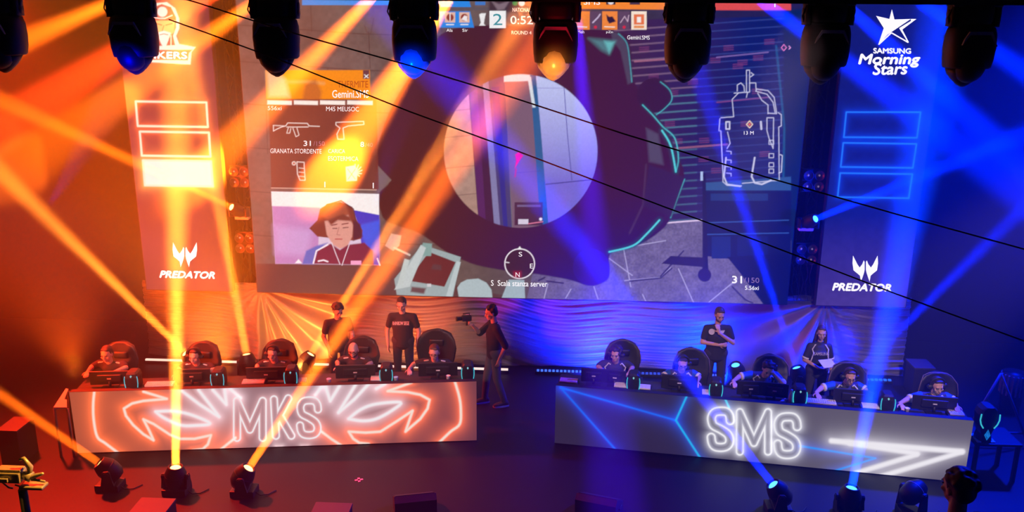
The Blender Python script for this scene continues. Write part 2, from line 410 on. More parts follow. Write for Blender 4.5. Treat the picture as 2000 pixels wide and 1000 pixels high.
# floor of the pictured room
fl = [(1280, 436), (1380, 430), (1420, 480), (1545, 470), (1545, 600), (1025, 600), (1040, 536), (1200, 490)]
L.poly(fl, (112, 100, 134)); sel = (Y > 432+(X < 1300)*(1300-X)*.25) & (X > 1040) & (L.C[:, 0] > .09)
L.noise(8, 3, .22, sel); L.noise(9, 12, .2, sel)
for p in (((1190, 505), (1235, 538)), ((1215, 470), (1232, 560)), ((1220, 548), (1290, 542), (1310, 523)), ((1325, 525), (1355, 592)), ((1385, 590), (1440, 545)), ((1255, 575), (1262, 590)), ((1160, 560), (1168, 584)), ((1105, 582), (1115, 565)), ((1240, 480), (1300, 470)), ((1070, 555), (1060, 592))):
    L.line(p, 2.0, (190, 180, 220), .8)
for p in (((1230, 549), (1290, 543), (1312, 524)), ((1430, 560), (1455, 585), (1470, 592)), ((1052, 548), (1064, 542)), ((1335, 490), (1290, 540)), ((1068, 549), (1100, 553))): L.line(p, 3.0, (44, 34, 72), .9)
L.line([(1284, 437), (1330, 433), (1370, 430)], 3.0, (230, 205, 235))
# cupboard at right and its shadow
L.poly([(1378, 365), (1545, 352), (1545, 600), (1495, 600), (1425, 505), (1378, 500)], (8, 22, 74)); L.poly([(1376, 357), (1545, 345), (1545, 372), (1376, 372)], (44, 86, 140))
L.poly([(1372, 340), (1378, 340), (1384, 548), (1372, 548)], (22, 20, 62)); L.rect(1368, 335, 1373, 353, (180, 200, 240)); L.line([(1382, 435), (1540, 430)], 2, (50, 90, 170)); L.line([(1382, 458), (1540, 455)], 2, (50, 90, 170))
L.rect(1388, 378, 1500, 392, (24, 56, 120), .8); L.rect(1390, 462, 1427, 505, (14, 40, 110)); L.rect(1440, 462, 1500, 500, (10, 30, 96))
L.poly([(1310, 500), (1376, 503), (1376, 522), (1292, 515)], (38, 28, 66)); L.disc(1376, 537, 13, (38, 26, 72)); L.poly([(1420, 502), (1545, 495), (1545, 600), (1497, 594)], (6, 18, 70))
# weapon with the scope ring
ring = [(905, 52), (1190, 60), (1230, 88), (1236, 150), (1262, 200), (1300, 250), (1322, 300), (1336, 348), (1310, 425), (1285, 455), (1240, 482), (1192, 496), (1190, 540), (1170, 555), (1145, 557), (1110, 546), (1040, 534), (985, 528), (925, 516), (872, 492), (820, 456), (775, 440), (748, 425), (740, 380), (760, 356), (735, 330), (742, 270), (775, 190), (835, 105)]
def ringcol(x, y):
    t = np.clip((x-820)/330, 0, 1)[:, None]; u = np.clip((y-350)/200, 0, 1)[:, None]*t
    c = srgb((70, 34, 36))*(1-t)+srgb((66, 26, 52))*t; return c*(1-u)+srgb((46, 22, 92))*u
L.poly(smooth(ring, True), ringcol, 1, 1.5)
L.poly([(737, 322), (765, 352), (740, 375), (737, 375)], (120, 104, 98)); L.disc(1278, 186, 34, (58, 26, 52))
L.poly([(1192, 60), (1212, 66), (1228, 92), (1236, 160), (1226, 165), (1212, 100), (1196, 78)], (80, 70, 88), .9, 2)
def teal(pts, w, a=1.0): pts = smooth(pts); L.line(pts, w*2.4, (20, 90, 110), .5*a, w*1.4); L.line(pts, w, (90, 215, 225), a, 1.0)
teal([(1208, 66), (1224, 84), (1230, 120), (1234, 160)], 2, .5); teal([(1290, 160), (1308, 176), (1312, 195), (1298, 212), (1282, 224)], 2, .6)
teal([(1255, 205), (1275, 225), (1295, 248), (1318, 270), (1325, 310), (1320, 336)], 2.4, .8); teal([(1293, 255), (1310, 285), (1320, 335)], 3.6)
teal([(1337, 350), (1324, 385), (1310, 425)], 2, .7); teal([(1288, 430), (1262, 458), (1236, 480), (1190, 492)], 3.6); L.line([(1262, 322), (1256, 400), (1230, 455)], 3, (90, 64, 92), .6, 2)
L.poly([(1268, 322), (1337, 346), (1312, 424), (1256, 402)], (58, 34, 74), .8, 2); L.poly([(1262, 250), (1286, 262), (1296, 322), (1268, 316)], (96, 92, 116), .6, 3)
L.poly([(1150, 75), (1202, 80), (1190, 106), (1175, 98)], (90, 160, 165), .6, 5); L.poly([(1180, 80), (1200, 82), (1190, 104)], (110, 200, 200), .8, 3)
# round sight picture
cx, cy0, rr = 1017, 295, 150
disc = Led.__new__(Led); disc.__dict__.update(L.__dict__); disc.C = L.C.copy()
D = disc
D.rect(860, 130, 1175, 450, (122, 112, 118)); D.rect(860, 130, 948, 450, (176, 142, 128)); D.noise(12, 9, .12)
for y in (214, 265, 325, 380): D.line([(868, y+4), (930, y-2)], 1.8, (130, 100, 94), .8)
D.poly([(912, 140), (955, 140), (982, 450), (936, 450)], (66, 34, 66)); D.poly([(915, 140), (930, 140), (950, 450), (936, 450)], (84, 40, 96))
D.poly([(940, 130), (952, 130), (978, 450), (966, 450)], (132, 130, 176)); D.poly([(953, 130), (985, 130), (1000, 450), (978, 450)], (70, 66, 118))
D.poly([(960, 170), (975, 170), (992, 450), (984, 450)], (44, 48, 140)); D.rect(984, 140, 1048, 160, (220, 228, 236)); D.poly([(986, 160), (1040, 158), (1056, 450), (1002, 450)], (124, 96, 116))
D.poly([(1035, 146), (1048, 146), (1074, 450), (1056, 450)], (24, 96, 150)); D.poly([(1030, 150), (1037, 150), (1046, 210), (1040, 210)], (220, 230, 236))
D.poly([(1046, 140), (1180, 140), (1180, 450), (1072, 450), (1056, 250)], lambda x, y: srgb((196, 204, 248))*(1-np.clip((y-160)/200, 0, 1))[:, None]+srgb((118, 110, 214))*np.clip((y-160)/200, 0, 1)[:, None])
D.line([(1101, 160), (1108, 260), (1117, 352)], 1.4, (84, 84, 170)); D.line([(1066, 360), (1155, 351)], 1.8, (60, 60, 150)); D.line([(1050, 172), (1101, 172)], 1.2, (140, 140, 210), .8)
D.line([(1005, 338), (1055, 334)], 1.2, (90, 70, 110), .8); D.rect(1005, 395, 1060, 440, (70, 34, 60), .9); D.rect(1010, 400, 1056, 404, (120, 100, 140)); D.rect(1012, 428, 1032, 438, (220, 210, 230)); D.line([(1032, 437), (1060, 433)], 2, (235, 130, 160)); D.disc(1056, 428, 3, (255, 240, 255))
D.poly([(1006, 302), (1014, 296), (1022, 304), (1016, 312), (1010, 322), (1005, 330), (1008, 314)], (255, 20, 60)); D.line([(1008, 330), (1006, 345)], 3, (220, 20, 70), .8)
ds = 1-np.hypot((X-cx)/rr, (Y-cy0)/rr); a = np.clip(.5+ds*rr/2, 0, 1)[:, None]; L.C[:] = L.C*(1-a)+D.C*a
L.disc(1155, 522, 36, (52, 26, 120), .8); 
# pale tools along the lower edge
L.poly([(825, 478), (900, 502), (884, 582), (775, 576), (770, 545)], (158, 178, 180)); L.poly([(838, 492), (890, 512), (868, 560), (796, 548)], (104, 44, 48)); L.poly([(826, 474), (844, 476), (842, 500), (820, 500)], (130, 170, 165))
L.poly([(822, 478), (832, 484), (800, 560), (770, 566)], (196, 210, 210)); L.poly([(846, 516), (862, 518), (862, 528), (842, 526)], (92, 60, 66), 1, 2); L.poly([(804, 560), (832, 563), (828, 574), (802, 570)], (98, 74, 80), 1, 2)
L.poly([(892, 510), (900, 512), (882, 582), (870, 582)], (190, 206, 208)); L.rect(834, 554, 842, 560, (210, 210, 214))
L.poly([(764, 456), (784, 460), (780, 480), (768, 490), (752, 480)], (180, 176, 166)); L.line([(770, 484), (800, 498)], 4, (205, 200, 190)); L.poly([(790, 505), (800, 508), (786, 560), (776, 556)], (196, 210, 208))
L.poly([(896, 580), (893, 562), (900, 552), (912, 546), (934, 544), (950, 552), (960, 566), (962, 584)], (178, 196, 200)); L.poly([(994, 546), (1024, 547), (1026, 590), (978, 586)], (168, 188, 196))
# top score bar
L.rect(455, -20, 1600, -4, (6, 6, 12)); L.rect(590, -4, 860, 10, (40, 150, 235)); L.poly([(860, -4), (915, -4), (920, 14), (860, 14)], (30, 140, 235)); L.rect(928, 3, 948, 10, (40, 130, 220), .8)
L.rect(860, 14, 1040, 20, (92, 86, 92), .8); L.rect(955, -4, 1130, 24, (58, 40, 48), .85, 3)
L.poly([(858, 22), (918, 22), (926, 54), (858, 54)], (30, 140, 235))
L.poly([(1128, -4), (1385, -4), (1385, 20), (1128, 17)], (255, 140, 28)); L.poly([(1385, -4), (1545, -4), (1545, 20), (1385, 20)], (240, 84, 60), .9)
L.rect(956, 21, 988, 55, (250, 250, 250)); L.poly([(936, 28), (940, 26), (949, 26), (947, 34), (945, 46), (948, 50), (936, 50), (939, 44)], (245, 245, 245))
for x in (869, 897): L.rect(x, 24, x+20, 44, (236, 190, 170)); L.disc(x+10, 34, 7, (150, 60, 40)); L.line([(x+3, 48), (x+17, 48)], 2, (250, 250, 250))
L.line([(879, 26), (879, 40)], 2, (250, 240, 240)); L.poly([(901, 38), (907, 30), (913, 32), (912, 42)], (250, 240, 240))
for x, on in ((1122, 1), (1152, 0), (1176, 1), (1208, 0), (1233, 2)):
    c = {0: (96, 70, 92), 1: (250, 140, 50), 2: (255, 236, 214)}[on]; L.rect(x, 22, x+(30 if on else 22), 58, c)
    if on == 1: L.line([(x+5, 52), (x+24, 53)], 2, (255, 235, 220))
L.poly([(1184, 28), (1190, 33), (1196, 32), (1203, 42), (1196, 44), (1190, 46), (1186, 40)], (44, 26, 44)); L.line([(1158, 44), (1168, 34), (1172, 28)], 3, (200, 180, 210)); L.line([(1212, 44), (1220, 32), (1226, 42), (1228, 30)], 2, (200, 170, 190)); L.disc(1163, 53, 3, (220, 40, 60)); L.disc(1219, 53, 3, (220, 40, 60))
L.rect(1238, 28, 1258, 48, (240, 120, 60)); L.rect(1244, 33, 1252, 44, (255, 244, 236)); L.rect(1238, 50, 1258, 55, (240, 150, 80))
L.poly([(960, 2), (975, 8), (995, 2), (985, 18), (972, 20)], (150, 130, 140), .7, 2); L.disc(1006, 6, 5, (20, 150, 80)); L.disc(1019, 6, 6, (240, 240, 240)); L.disc(1032, 6, 5, (220, 40, 60))
L.rect(1184, -4, 1202, 9, (44, 30, 44)); L.disc(1193, 3, 6, (235, 230, 235)); L.rect(1230, -2, 1250, 9, (70, 50, 60))
# player card
L.poly([(524, 186), (735, 190), (740, 370), (530, 366)], (118, 54, 44), .82); L.poly([(518, 137), (722, 137), (724, 194), (520, 193)], (255, 146, 22), .97)
L.poly([(520, 140), (545, 142), (558, 156), (566, 190), (524, 190)], (255, 226, 190), .6, 5); L.line([(560, 160), (600, 160), (632, 163)], 5, (236, 170, 100), .8, 3); L.poly([(596, 165), (616, 156), (628, 178), (626, 196), (590, 196)], (170, 84, 50), .7, 4)
L.rect(709, 137, 721, 154, (96, 60, 70)); L.line([(712, 146), (719, 152)], 1.6, (255, 255, 255)); L.line([(719, 146), (712, 152)], 1.6, (255, 255, 255))
for a, b in ((522, 570), (574, 621), (625, 674), (678, 728)): L.poly([(a, 196), (b, 197), (b, 205), (a, 204)], (255, 246, 236))
W_ = (250, 236, 228)
L.line([(534, 245), (534, 256), (541, 252), (550, 248), (558, 246), (562, 240), (600, 241), (604, 246), (624, 247)], 1.6, W_); L.line([(534, 245), (556, 246)], 1.4, W_); L.line([(560, 248), (602, 248)], 1.6, W_); L.line([(563, 250), (560, 260), (566, 260), (568, 251)], 1.4, W_); L.line([(572, 250), (578, 267), (584, 264), (580, 250)], 1.4, W_)
L.line([(656, 239), (710, 237), (711, 243), (680, 246), (670, 250), (672, 272), (660, 272), (658, 262), (664, 250), (656, 244)], 1.6, W_, closed=True)
L.disc(574, 319, 4, W_); L.disc(574, 319, 2.2, (190, 90, 50)); L.line([(580, 316), (594, 317), (594, 323), (596, 352), (586, 352), (581, 340), (580, 322)], 1.6, W_, closed=True)
for y in (328, 336, 344): L.line([(584, y), (594, y+1)], 1.2, W_)
L.poly([(675, 326), (692, 323), (698, 330), (697, 353), (677, 354)], W_); [L.line([(694, 338), (694+13*math.cos(q), 334+13*math.sin(q))], 2, W_) for q in (-1.6, -1.1, -.6, -.1, .4, .9)]
L.line([(679, 330), (694, 350)], 1.2, (255, 170, 60)); L.line([(694, 330), (680, 350)], 1.2, (255, 170, 60)); L.line([(530, 367), (735, 371)], 1.5, (250, 200, 180), .8)
# player camera
L.poly([(530, 374), (740, 379), (741, 518), (538, 515)], (226, 206, 230)); L.poly([(530, 374), (740, 379), (740, 420), (690, 412), (640, 404), (531, 402)], (255, 250, 248))
L.poly([(532, 403), (625, 406), (620, 515), (538, 515)], (196, 140, 200)); L.poly([(535, 440), (610, 450), (600, 500), (538, 495)], (210, 170, 225), .8, 8)
L.poly([(690, 410), (741, 420), (741, 518), (712, 515), (700, 440)], (40, 60, 200)); L.poly([(700, 440), (741, 430), (741, 500), (714, 480)], (20, 96, 240), .9, 3)
L.poly([(604, 446), (620, 430), (625, 408), (640, 398), (665, 394), (688, 404), (694, 425), (708, 450), (706, 466), (690, 470), (620, 462)], (128, 56, 46)); L.poly([(628, 420), (650, 398), (676, 400), (684, 424), (640, 430)], (170, 84, 60), 1, 3)
L.poly([(634, 432), (652, 428), (680, 420), (690, 440), (688, 462), (678, 482), (664, 486), (650, 478), (638, 458)], (226, 160, 146), 1, 1.5); L.poly([(640, 430), (670, 418), (684, 424), (686, 432), (660, 430), (646, 440)], (128, 60, 48), 1, 2)
L.line([(648, 440), (658, 438)], 2, (130, 60, 60)); L.line([(668, 438), (680, 436)], 2, (130, 60, 60)); L.line([(650, 446), (658, 446)], 1.6, (90, 40, 50)); L.line([(670, 445), (680, 444)], 1.6, (90, 40, 50)); L.line([(662, 444), (658, 458), (664, 459)], 1.5, (190, 120, 112)); L.line([(655, 467), (668, 467)], 2.2, (190, 80, 84))
L.line([(638, 400), (666, 392), (690, 408), (697, 440)], 2.4, (80, 40, 52)); L.poly([(690, 430), (704, 438), (708, 462), (690, 470)], (70, 30, 52), 1, 2)
L.poly([(612, 515), (618, 486), (646, 476), (664, 488), (680, 478), (712, 474), (728, 490), (730, 518)], (122, 32, 66), 1, 1.5); L.poly([(590, 516), (598, 490), (618, 480), (640, 474), (620, 490), (612, 516)], (80, 110, 200), 1, 2); L.line([(612, 514), (618, 490), (640, 478)], 3, (255, 240, 250))
L.line([(648, 474), (656, 496), (664, 516)], 1.6, (240, 225, 235)); L.line([(682, 478), (674, 500), (668, 518)], 1.6, (240, 225, 235)); L.line([(622, 510), (632, 508), (640, 511)], 3, (255, 240, 250)); L.rect(685, 509, 706, 517, (255, 170, 210)); L.poly([(576, 514), (583, 506), (590, 514)], (255, 250, 255))
L.line([(737, 505), (742, 518)], 2.5, (255, 250, 255))
# objective marker
K = (214, 214, 240)
def kl(*p, w=1.8, c=False): L.line(p, w, K, .9, .7, c)
kl((1458, 137), (1458, 180), (1464, 180), (1464, 137), c=True); kl((1467, 142), (1472, 146), (1466, 150)); kl((1465, 162), (1476, 162), (1477, 178)); kl((1440, 178), (1440, 166), (1447, 162), (1453, 168), (1454, 178)); kl((1434, 182), (1460, 180), (1458, 190))
kl((1442, 182), (1430, 194), (1433, 228), (1408, 230)); kl((1478, 174), (1500, 177), (1512, 190), (1517, 222), (1500, 221)); kl((1476, 178), (1498, 184), (1510, 200), (1514, 220)); kl((1480, 182), (1488, 196), (1500, 205), (1500, 222))
kl((1406, 232), (1404, 255), (1408, 256), (1412, 340), (1412, 355), (1420, 362), (1448, 363)); kl((1418, 238), (1425, 238), (1425, 252), (1418, 252), c=True, w=3); kl((1421, 258), (1426, 280), (1420, 290)); kl((1520, 220), (1526, 224), (1526, 246), (1521, 248), (1522, 352), (1450, 358)); kl((1498, 230), (1511, 230), (1510, 290), (1502, 270), (1498, 255), c=True)
kl((1474, 308), (1468, 345), (1474, 357), (1488, 360), (1506, 352), w=3.4); kl((1418, 308), (1414, 345), (1420, 360), (1446, 364), w=3); kl((1486, 238), (1487, 252), w=4)
for y in (274, 300, 318, 330): kl((1502, y), (1511, y), (1511, y+8), (1502, y+8), c=True, w=1.6)
for y in (295, 312, 325, 338): kl((1419, y), (1428, y+1), (1428, y+6), w=1.6)
kl((1524, 302), (1528, 304), (1526, 336), (1521, 338), w=2); L.line([(1464, 236), (1470, 243), (1464, 250), (1458, 243)], 1.8, (255, 225, 190), closed=True); L.disc(1464, 243, 2.4, (240, 110, 60)); L.line([(1531, 87), (1536, 93), (1531, 99), (1526, 93)], 1.6, (240, 130, 200), closed=True); L.line([(1541, 90), (1544, 93), (1541, 96)], 1.6, (255, 170, 230))
# compass
L.disc(1015, 515, 28, (62, 34, 44), .9); th = [2*PI*k/40 for k in range(40)]; L.line([(1015+29*math.cos(q), 515+29*math.sin(q)) for q in th], 2.2, (250, 240, 248), closed=True); L.poly([(1011, 487), (1015, 481), (1019, 487)], (255, 255, 255))
L.line([(986, 512), (994, 513)], 2, (230, 220, 230)); L.poly([(1003, 530), (1018, 530), (1018, 542), (1003, 542)], (190, 20, 50), .6, 3)
L.noise(31, 2.3, .05)
o = L.build('display', root, 1.0); o.matrix_parent_inverse = inv
T = MB(); pl = lift(SN, .006)
def tx(s, l, t, r, b, sl=.012, bold=.0, sh=0.0): px_text(T, s, (l, t, r, b, sl), pl, bold, sh)
tx('0:52', 997, 31, 1041, 47, .01, .01); tx('ROUND 4', 999, 60, 1038, 67); tx('NATIONALS', 1001, 15, 1039, 23); tx('Ala', 872, 56, 884, 62); tx('Sir', 903, 56, 914, 62)
tx('SMS', 1140, -2, 1172, 9, .01, .012); tx('Meh', 1128, 59, 1141, 65); tx('pZn', 1184, 60, 1197, 66); tx('Gemini.SMS', 1225, 69, 1269, 77); tx('T', 1506, 4, 1521, 14)
tx('Gemini.SMS', 649, 176, 720, 191, .0, .01); tx('556xi', 523, 207, 550, 215); tx('M45 MEUSOC', 637, 208, 701, 217, .012, .0); tx('31', 593, 275, 607, 285, 0, .02); tx('8', 704, 277, 711, 287, 0, .02); tx('GRANATA STORDENTE', 528, 290, 628, 299); tx('CARICA', 641, 291, 674, 299); tx('ESOTERMICA', 641, 305, 700, 314)
tx('1', 633.5, 355, 635.5, 366, 0); tx('1', 728, 357, 730, 368, 0); tx('S', 1013, 492, 1020, 501); tx('E', 1035, 515, 1041, 524); tx('N', 1007, 532, 1015, 541); tx('S  Scala stanza server', 959, 547, 1069, 558, .02, .01); tx('31', 1430, 539, 1449, 553, .02, .03); tx('5.56xi', 1455, 558, 1482, 566, .02, .01); tx('13 M', 1453, 256, 1472, 263, .0, .0)
o = T.build('screen_lettering', E_white, root, fix=False); o.matrix_parent_inverse = inv
T = MB(); tx('2', 963, 27, 981, 49, .0, .0); o = T.build('score_numeral', emat('led_teal', (20, 150, 160), 1), root, fix=False); o.matrix_parent_inverse = inv; o['label'] = 'teal numeral on a white square'
T = MB(); tx('THERMITE', 659, 158, 719, 171, .0, .0); o = T.build('name_lettering', emat('led_brown', (170, 70, 20), 1), root, fix=False); o.matrix_parent_inverse = inv; o['label'] = 'dark orange lettering on the player card'
T = MB(); tx('/150', 612, 276, 634, 285, 0); tx('/40', 713, 279, 728, 287, 0); tx('/150', 1453, 542, 1483, 552, .02); o = T.build('count_lettering', emat('led_grey', (190, 150, 180), .6), root, fix=False); o.matrix_parent_inverse = inv

# ---- side towers
def predator(T, pl, x, y, s, wx0, wx1, wy0, wy1, sl):
    """winged mask emblem above the word PREDATOR"""
    R = [(.05, -.50), (.12, -.62), (.24, -.32), (.44, -.06), (.62, -.32), (.96, -1.0), (1.0, -.40), (.92, .16), (.55, .46), (.42, .58), (.34, 1.05), (.22, .72), (.10, .36), (.05, .12)]
    for sg in (1, -1):
        q = [(x+sg*u*s, y+v*s) for u, v in R]; px_poly(T, q, pl)
    px_text(T, 'PREDATOR', (wx0, wy0, wx1, wy1, sl), pl, .08, .25)
# left tower
xl = (P(240, 150, YS).x+P(287, 563, YS).x)/2; xr = (P(407, 2, YS).x+P(447, 500, YS).x)/2
root, L, inv = led_unit('led_tower', 'tall narrow LED tower left of the big screen with orange bar boxes', xl, xr, zb, zt, .0115)
L.C[:] = srgb((96, 40, 62)); L.noise(5, 60, .2)
for q, fill in (([(265, 198), (403, 200), (406, 248), (269, 246)], 0), ([(273, 257), (408, 259), (411, 306), (277, 304)], 0), ([(279, 313), (412, 315), (416, 364), (283, 362)], 1)):
    if fill: L.glow(q, 9, (255, 190, 90), .8, True); L.poly(q, (255, 252, 244))
    L.glow(q, 5, (255, 120, 50), .9, True); L.line(q, 4, (255, 246, 220), 1, 1, True)
# bearded head emblem with ribbon (left part hidden behind a hanging light)
o_w = (255, 246, 240)
L.glow([(300, 10), (330, 8), (345, 25), (350, 50), (344, 70), (350, 88), (378, 96), (372, 120), (290, 118)], 6, (220, 60, 90), .5)
L.poly([(262, 92), (268, 60), (284, 40), (292, 18), (306, 6), (326, 4), (342, 16), (350, 36), (350, 56), (344, 70), (350, 86), (382, 92), (374, 102), (372, 126), (268, 120), (238, 126), (244, 100), (236, 92)], o_w)
L.poly([(300, 14), (316, 8), (334, 14), (344, 34), (344, 54), (338, 70), (342, 88), (272, 92), (290, 60), (296, 30)], (128, 50, 70))
L.poly([(302, 40), (342, 40), (340, 62), (330, 74), (312, 76), (302, 62)], (246, 190, 130)); L.disc(317, 23, 10, (255, 240, 240)); L.line([(302, 34), (312, 36), (322, 36), (336, 30)], 2.5, (255, 240, 236)); L.line([(305, 46), (316, 49)], 2, (150, 70, 60)); L.line([(324, 49), (336, 46)], 2, (150, 70, 60)); L.line([(320, 50), (317, 60), (322, 61)], 1.8, (170, 90, 70))
L.poly([(306, 64), (320, 60), (334, 64), (328, 80), (324, 92), (320, 94), (314, 84)], (255, 244, 244)); L.line([(312, 68), (320, 66), (328, 68)], 1.6, (150, 60, 80)); L.line([(306, 70), (308, 88)], 2, o_w); L.line([(334, 70), (334, 88)], 2, o_w)
L.poly([(244, 98), (376, 97), (369, 104), (367, 118), (246, 116)], (190, 60, 80))
o = L.build('display', root); o.matrix_parent_inverse = inv
T = MB(); px_text(T, 'MKERS', (287, 101, 365, 114, .01), pl, .07); predator(T, pl, 361, 497, 24, 312, 419, 529, 542, .02)
o = T.build('screen_lettering', emat('led_white_hot', (255, 250, 245), 1.4), root, fix=False); o.matrix_parent_inverse = inv
# right tower
xl = (P(1637, 190, YS).x+P(1594, 592, YS).x)/2; xr = P(1769, 594, YS).x
root, L, inv = led_unit('led_tower', 'tall narrow LED tower right of the big screen with empty blue boxes', xl, xr, zb, zt, .0115)
t = np.clip((L.Y-420)/160, 0, 1)[:, None]; L.C[:] = srgb((16, 26, 96))*(1-t)+srgb((70, 52, 126))*t; L.noise(6, 8, .12)
for q in ([(1653, 219), (1798, 219), (1791, 269), (1648, 268)], [(1647, 279), (1790, 281), (1783, 328), (1642, 326)], [(1641, 338), (1782, 340), (1775, 387), (1636, 385)]):
    L.glow(q, 6, (0, 60, 220), .8, True); L.line(q, 2.6, (40, 130, 255), 1, 1, True)
o = L.build('display', root); o.matrix_parent_inverse = inv
T = MB()
A, B, C_, D_, E_ = (1742, 18), (1711, 31), (1727, 55), (1716, 87), (1774, 83)
px_poly(T, [(1742, 18), (1747, 38), (1779, 37), (1733, 68), (1715, 88), (1726, 55), (1711, 31), (1737, 37)], pl)
px_poly(T, [(1779, 37), (1790, 37), (1762, 58), (1756, 55), (1779, 41)], pl); px_poly(T, [(1762, 58), (1775, 84), (1771, 79), (1756, 55)], pl); px_poly(T, [(1775, 84), (1741, 63), (1716, 88), (1740, 67), (1771, 86)], pl) if False else None
for a, b in (((1760, 56), (1774, 83)), ((1774, 83), (1741, 64)), ((1741, 64), (1716, 87))):
    v = Vector((b[0]-a[0], b[1]-a[1])).normalized(); n = (-v.y*1.3, v.x*1.3); px_poly(T, [(a[0]+n[0], a[1]+n[1]), (b[0]+n[0], b[1]+n[1]), (b[0]-n[0], b[1]-n[1]), (a[0]-n[0], a[1]-n[1])], pl)
px_text(T, 'SAMSUNG', (1706, 94, 1779, 104, .01), pl, .07); px_text(T, 'Morning', (1677, 106, 1797, 131, .0), pl, .05, .2); px_text(T, 'Stars', (1705, 124, 1772, 146, -.02), pl, .05, .2)
predator(T, pl, 1690, 524, 25, 1626, 1740, 553, 567, .02)
o = T.build('screen_lettering', E_white, root, fix=False); o.matrix_parent_inverse = inv

# ------------------------------------------------------------------ the two player desks with LED fronts
def seg_letter(ch):
    if ch == 'M': return [(0, 1), (0, 0), (.5, .78), (1, 0), (1, 1)]
    if ch == 'K1': return [(0, 0), (0, 1)]
    a = [(1-.0, .26), (.96, .12), (.8, .02), (.5, 0), (.2, .03), (.04, .14), (.03, .27), (.14, .4), (.5, .5), (.84, .62), (.97, .75), (.95, .88), (.8, .97), (.5, 1), (.2, .97), (.05, .87), (.0, .72)]
    return smooth(a)
def neon(L, fn, lines, t, core, col, k, idxbox):
    idx = L.bb(idxbox, 40); d = np.full(len(idx), 1e9)
    for l in lines: d = np.minimum(d, L.dist(l, idx))
    e = np.abs(d-t/2); L.C[idx] += srgb(col)*(k*np.exp(-e/6))[:, None]; L.mix(idx, np.clip(.5+(1.5-e)/1.4, 0, 1), core)
def mapl(pts, x0, y0, x1, y1, sh=0): return [(x0+(x1-x0)*u+sh*(1-v), y0+(y1-y0)*v) for u, v in pts]
M_desk = mat('desk_black', (.02, .02, .022), .45); M_top = mat('desk_top', (.03, .028, .03), .4, noise=.2)
def desk(name, label, b0, b1, top_px, w):
    A, B = PZ(*b0), PZ(*b1); ux = B-A; n = Vector((0, 0, 1)).cross(ux).normalized(); n = n if (CAM-A).dot(n) > 0 else -n
    h = PP(top_px[0], top_px[1], A, n).z
    root = empty(name, (A+B)/2, label, 'desk'); inv = Matrix.Translation(-root.location)
    L = Led(A+Vector((0, 0, .01)), ux, Vector((0, 0, h-.01)), int(ux.length/.0105), int(h/.0105)); back = -n
    mb = MB(); q = [A, B, B+back*.10, A+back*.10]; mb.prism([p+back*.012 for p in q], (0, 0, h-.002)); o = mb.build('cabinet', M_cab, root); o.matrix_parent_inverse = inv
    mb = MB(); q = [A+back*.12, B+back*.12, B+back*w, A+back*w]; mb.prism([p+Vector((0, 0, h-.10)) for p in q], (0, 0, .03)); o = mb.build('desk_top', M_top, root); o.matrix_parent_inverse = inv
    for u in (.01, .34, .66, .99):
        mb = MB(); p = A+ux*u+back*.17; mb.box(p+Vector((0, 0, (h-.10)/2)), (.06, .06, h-.10), bev=.004); o = mb.build('leg', M_desk, root); o.matrix_parent_inverse = inv
    return root, L, inv, (A, B, n, h)
dl, L, inv, DL = desk('player_desk', 'long left player desk with an orange neon beast face on its LED front', (152, 886), (931, 861), (929, 745), .62)
t = np.clip((L.X-150)/780, 0, 1)[:, None]; L.C[:] = srgb((176, 84, 62))*(1-t)+srgb((96, 56, 72))*t
g = np.exp(-((L.X-540)/150)**2)[:, None]; L.C[:] = L.C*(1-g*.7)+srgb((150, 128, 140))*g*.7
OW = (255, 240, 225); OG = (255, 110, 50)
hot = [smooth([(184, 767), (182, 790), (183, 820), (190, 853), (206, 866), (234, 887)]),
       [(280, 765), (326, 779), (280, 783), (258, 788), (242, 798), (246, 812), (260, 830), (280, 848), (300, 860), (292, 842), (280, 819), (300, 828), (332, 849), (352, 857), (380, 857), (412, 850), (406, 868), (396, 877), (376, 880)],
       [(430, 879), (446, 866), (460, 855)], smooth([(888, 744), (897, 775), (900, 800), (898, 828), (880, 843), (858, 864)]),
       [(804, 747), (757, 764), (796, 766), (821, 771), (839, 781), (835, 798), (821, 818), (792, 843), (806, 802), (776, 822), (743, 843), (714, 845), (681, 843), (690, 857), (702, 865), (720, 867)], [(628, 843), (648, 858), (668, 871)]]
wht = [smooth([(304, 804), (340, 803), (376, 811), (410, 827), (380, 831), (352, 830), (320, 816), (304, 804)]), [(356, 764), (390, 790), (428, 814), (410, 790), (388, 762)], [(416, 762), (442, 790), (439, 762)], [(450, 760), (470, 777)],
       smooth([(681, 818), (704, 800), (735, 789), (782, 786), (765, 802), (735, 818), (708, 822), (681, 818)]), [(694, 752), (661, 806), (692, 780), (720, 750)], [(636, 756), (645, 783), (663, 754)], [(628, 756), (616, 771)], [(735, 759), (752, 750)]]
for p in hot: L.glow(p, 9, OG, 1.0); L.glow(p, 22, OG, .35)
for p in wht: L.glow(p, 10, (255, 235, 245), .7)
for p in hot: L.line(p, 4.5, OW, 1, 1.6)
for p in wht: L.line(p, 5.5, (255, 250, 252), 1, 1.8)
for x in (545, 595): L.glow([(x-6, 872), (x+6, 872)], 5, (255, 230, 230), .8)
nl = [mapl(seg_letter('M'), 463, 783, 513, 855, 0), ]
neon(L, None, nl, 13, (255, 250, 252), (255, 200, 200), .5, [(455, 775), (520, 862)])
neon(L, None, [[(535, 780), (539, 851)], [(563, 778), (540, 822)], [(546, 812), (569, 851)]], 13, (255, 250, 252), (255, 200, 200), .5, [(528, 772), (578, 860)])
neon(L, None, [mapl(seg_letter('S'), 586, 782, 621, 850, 0)], 13, (255, 250, 252), (255, 200, 200), .5, [(578, 772), (630, 860)])
o = L.build('display', dl, .95); o.matrix_parent_inverse = inv
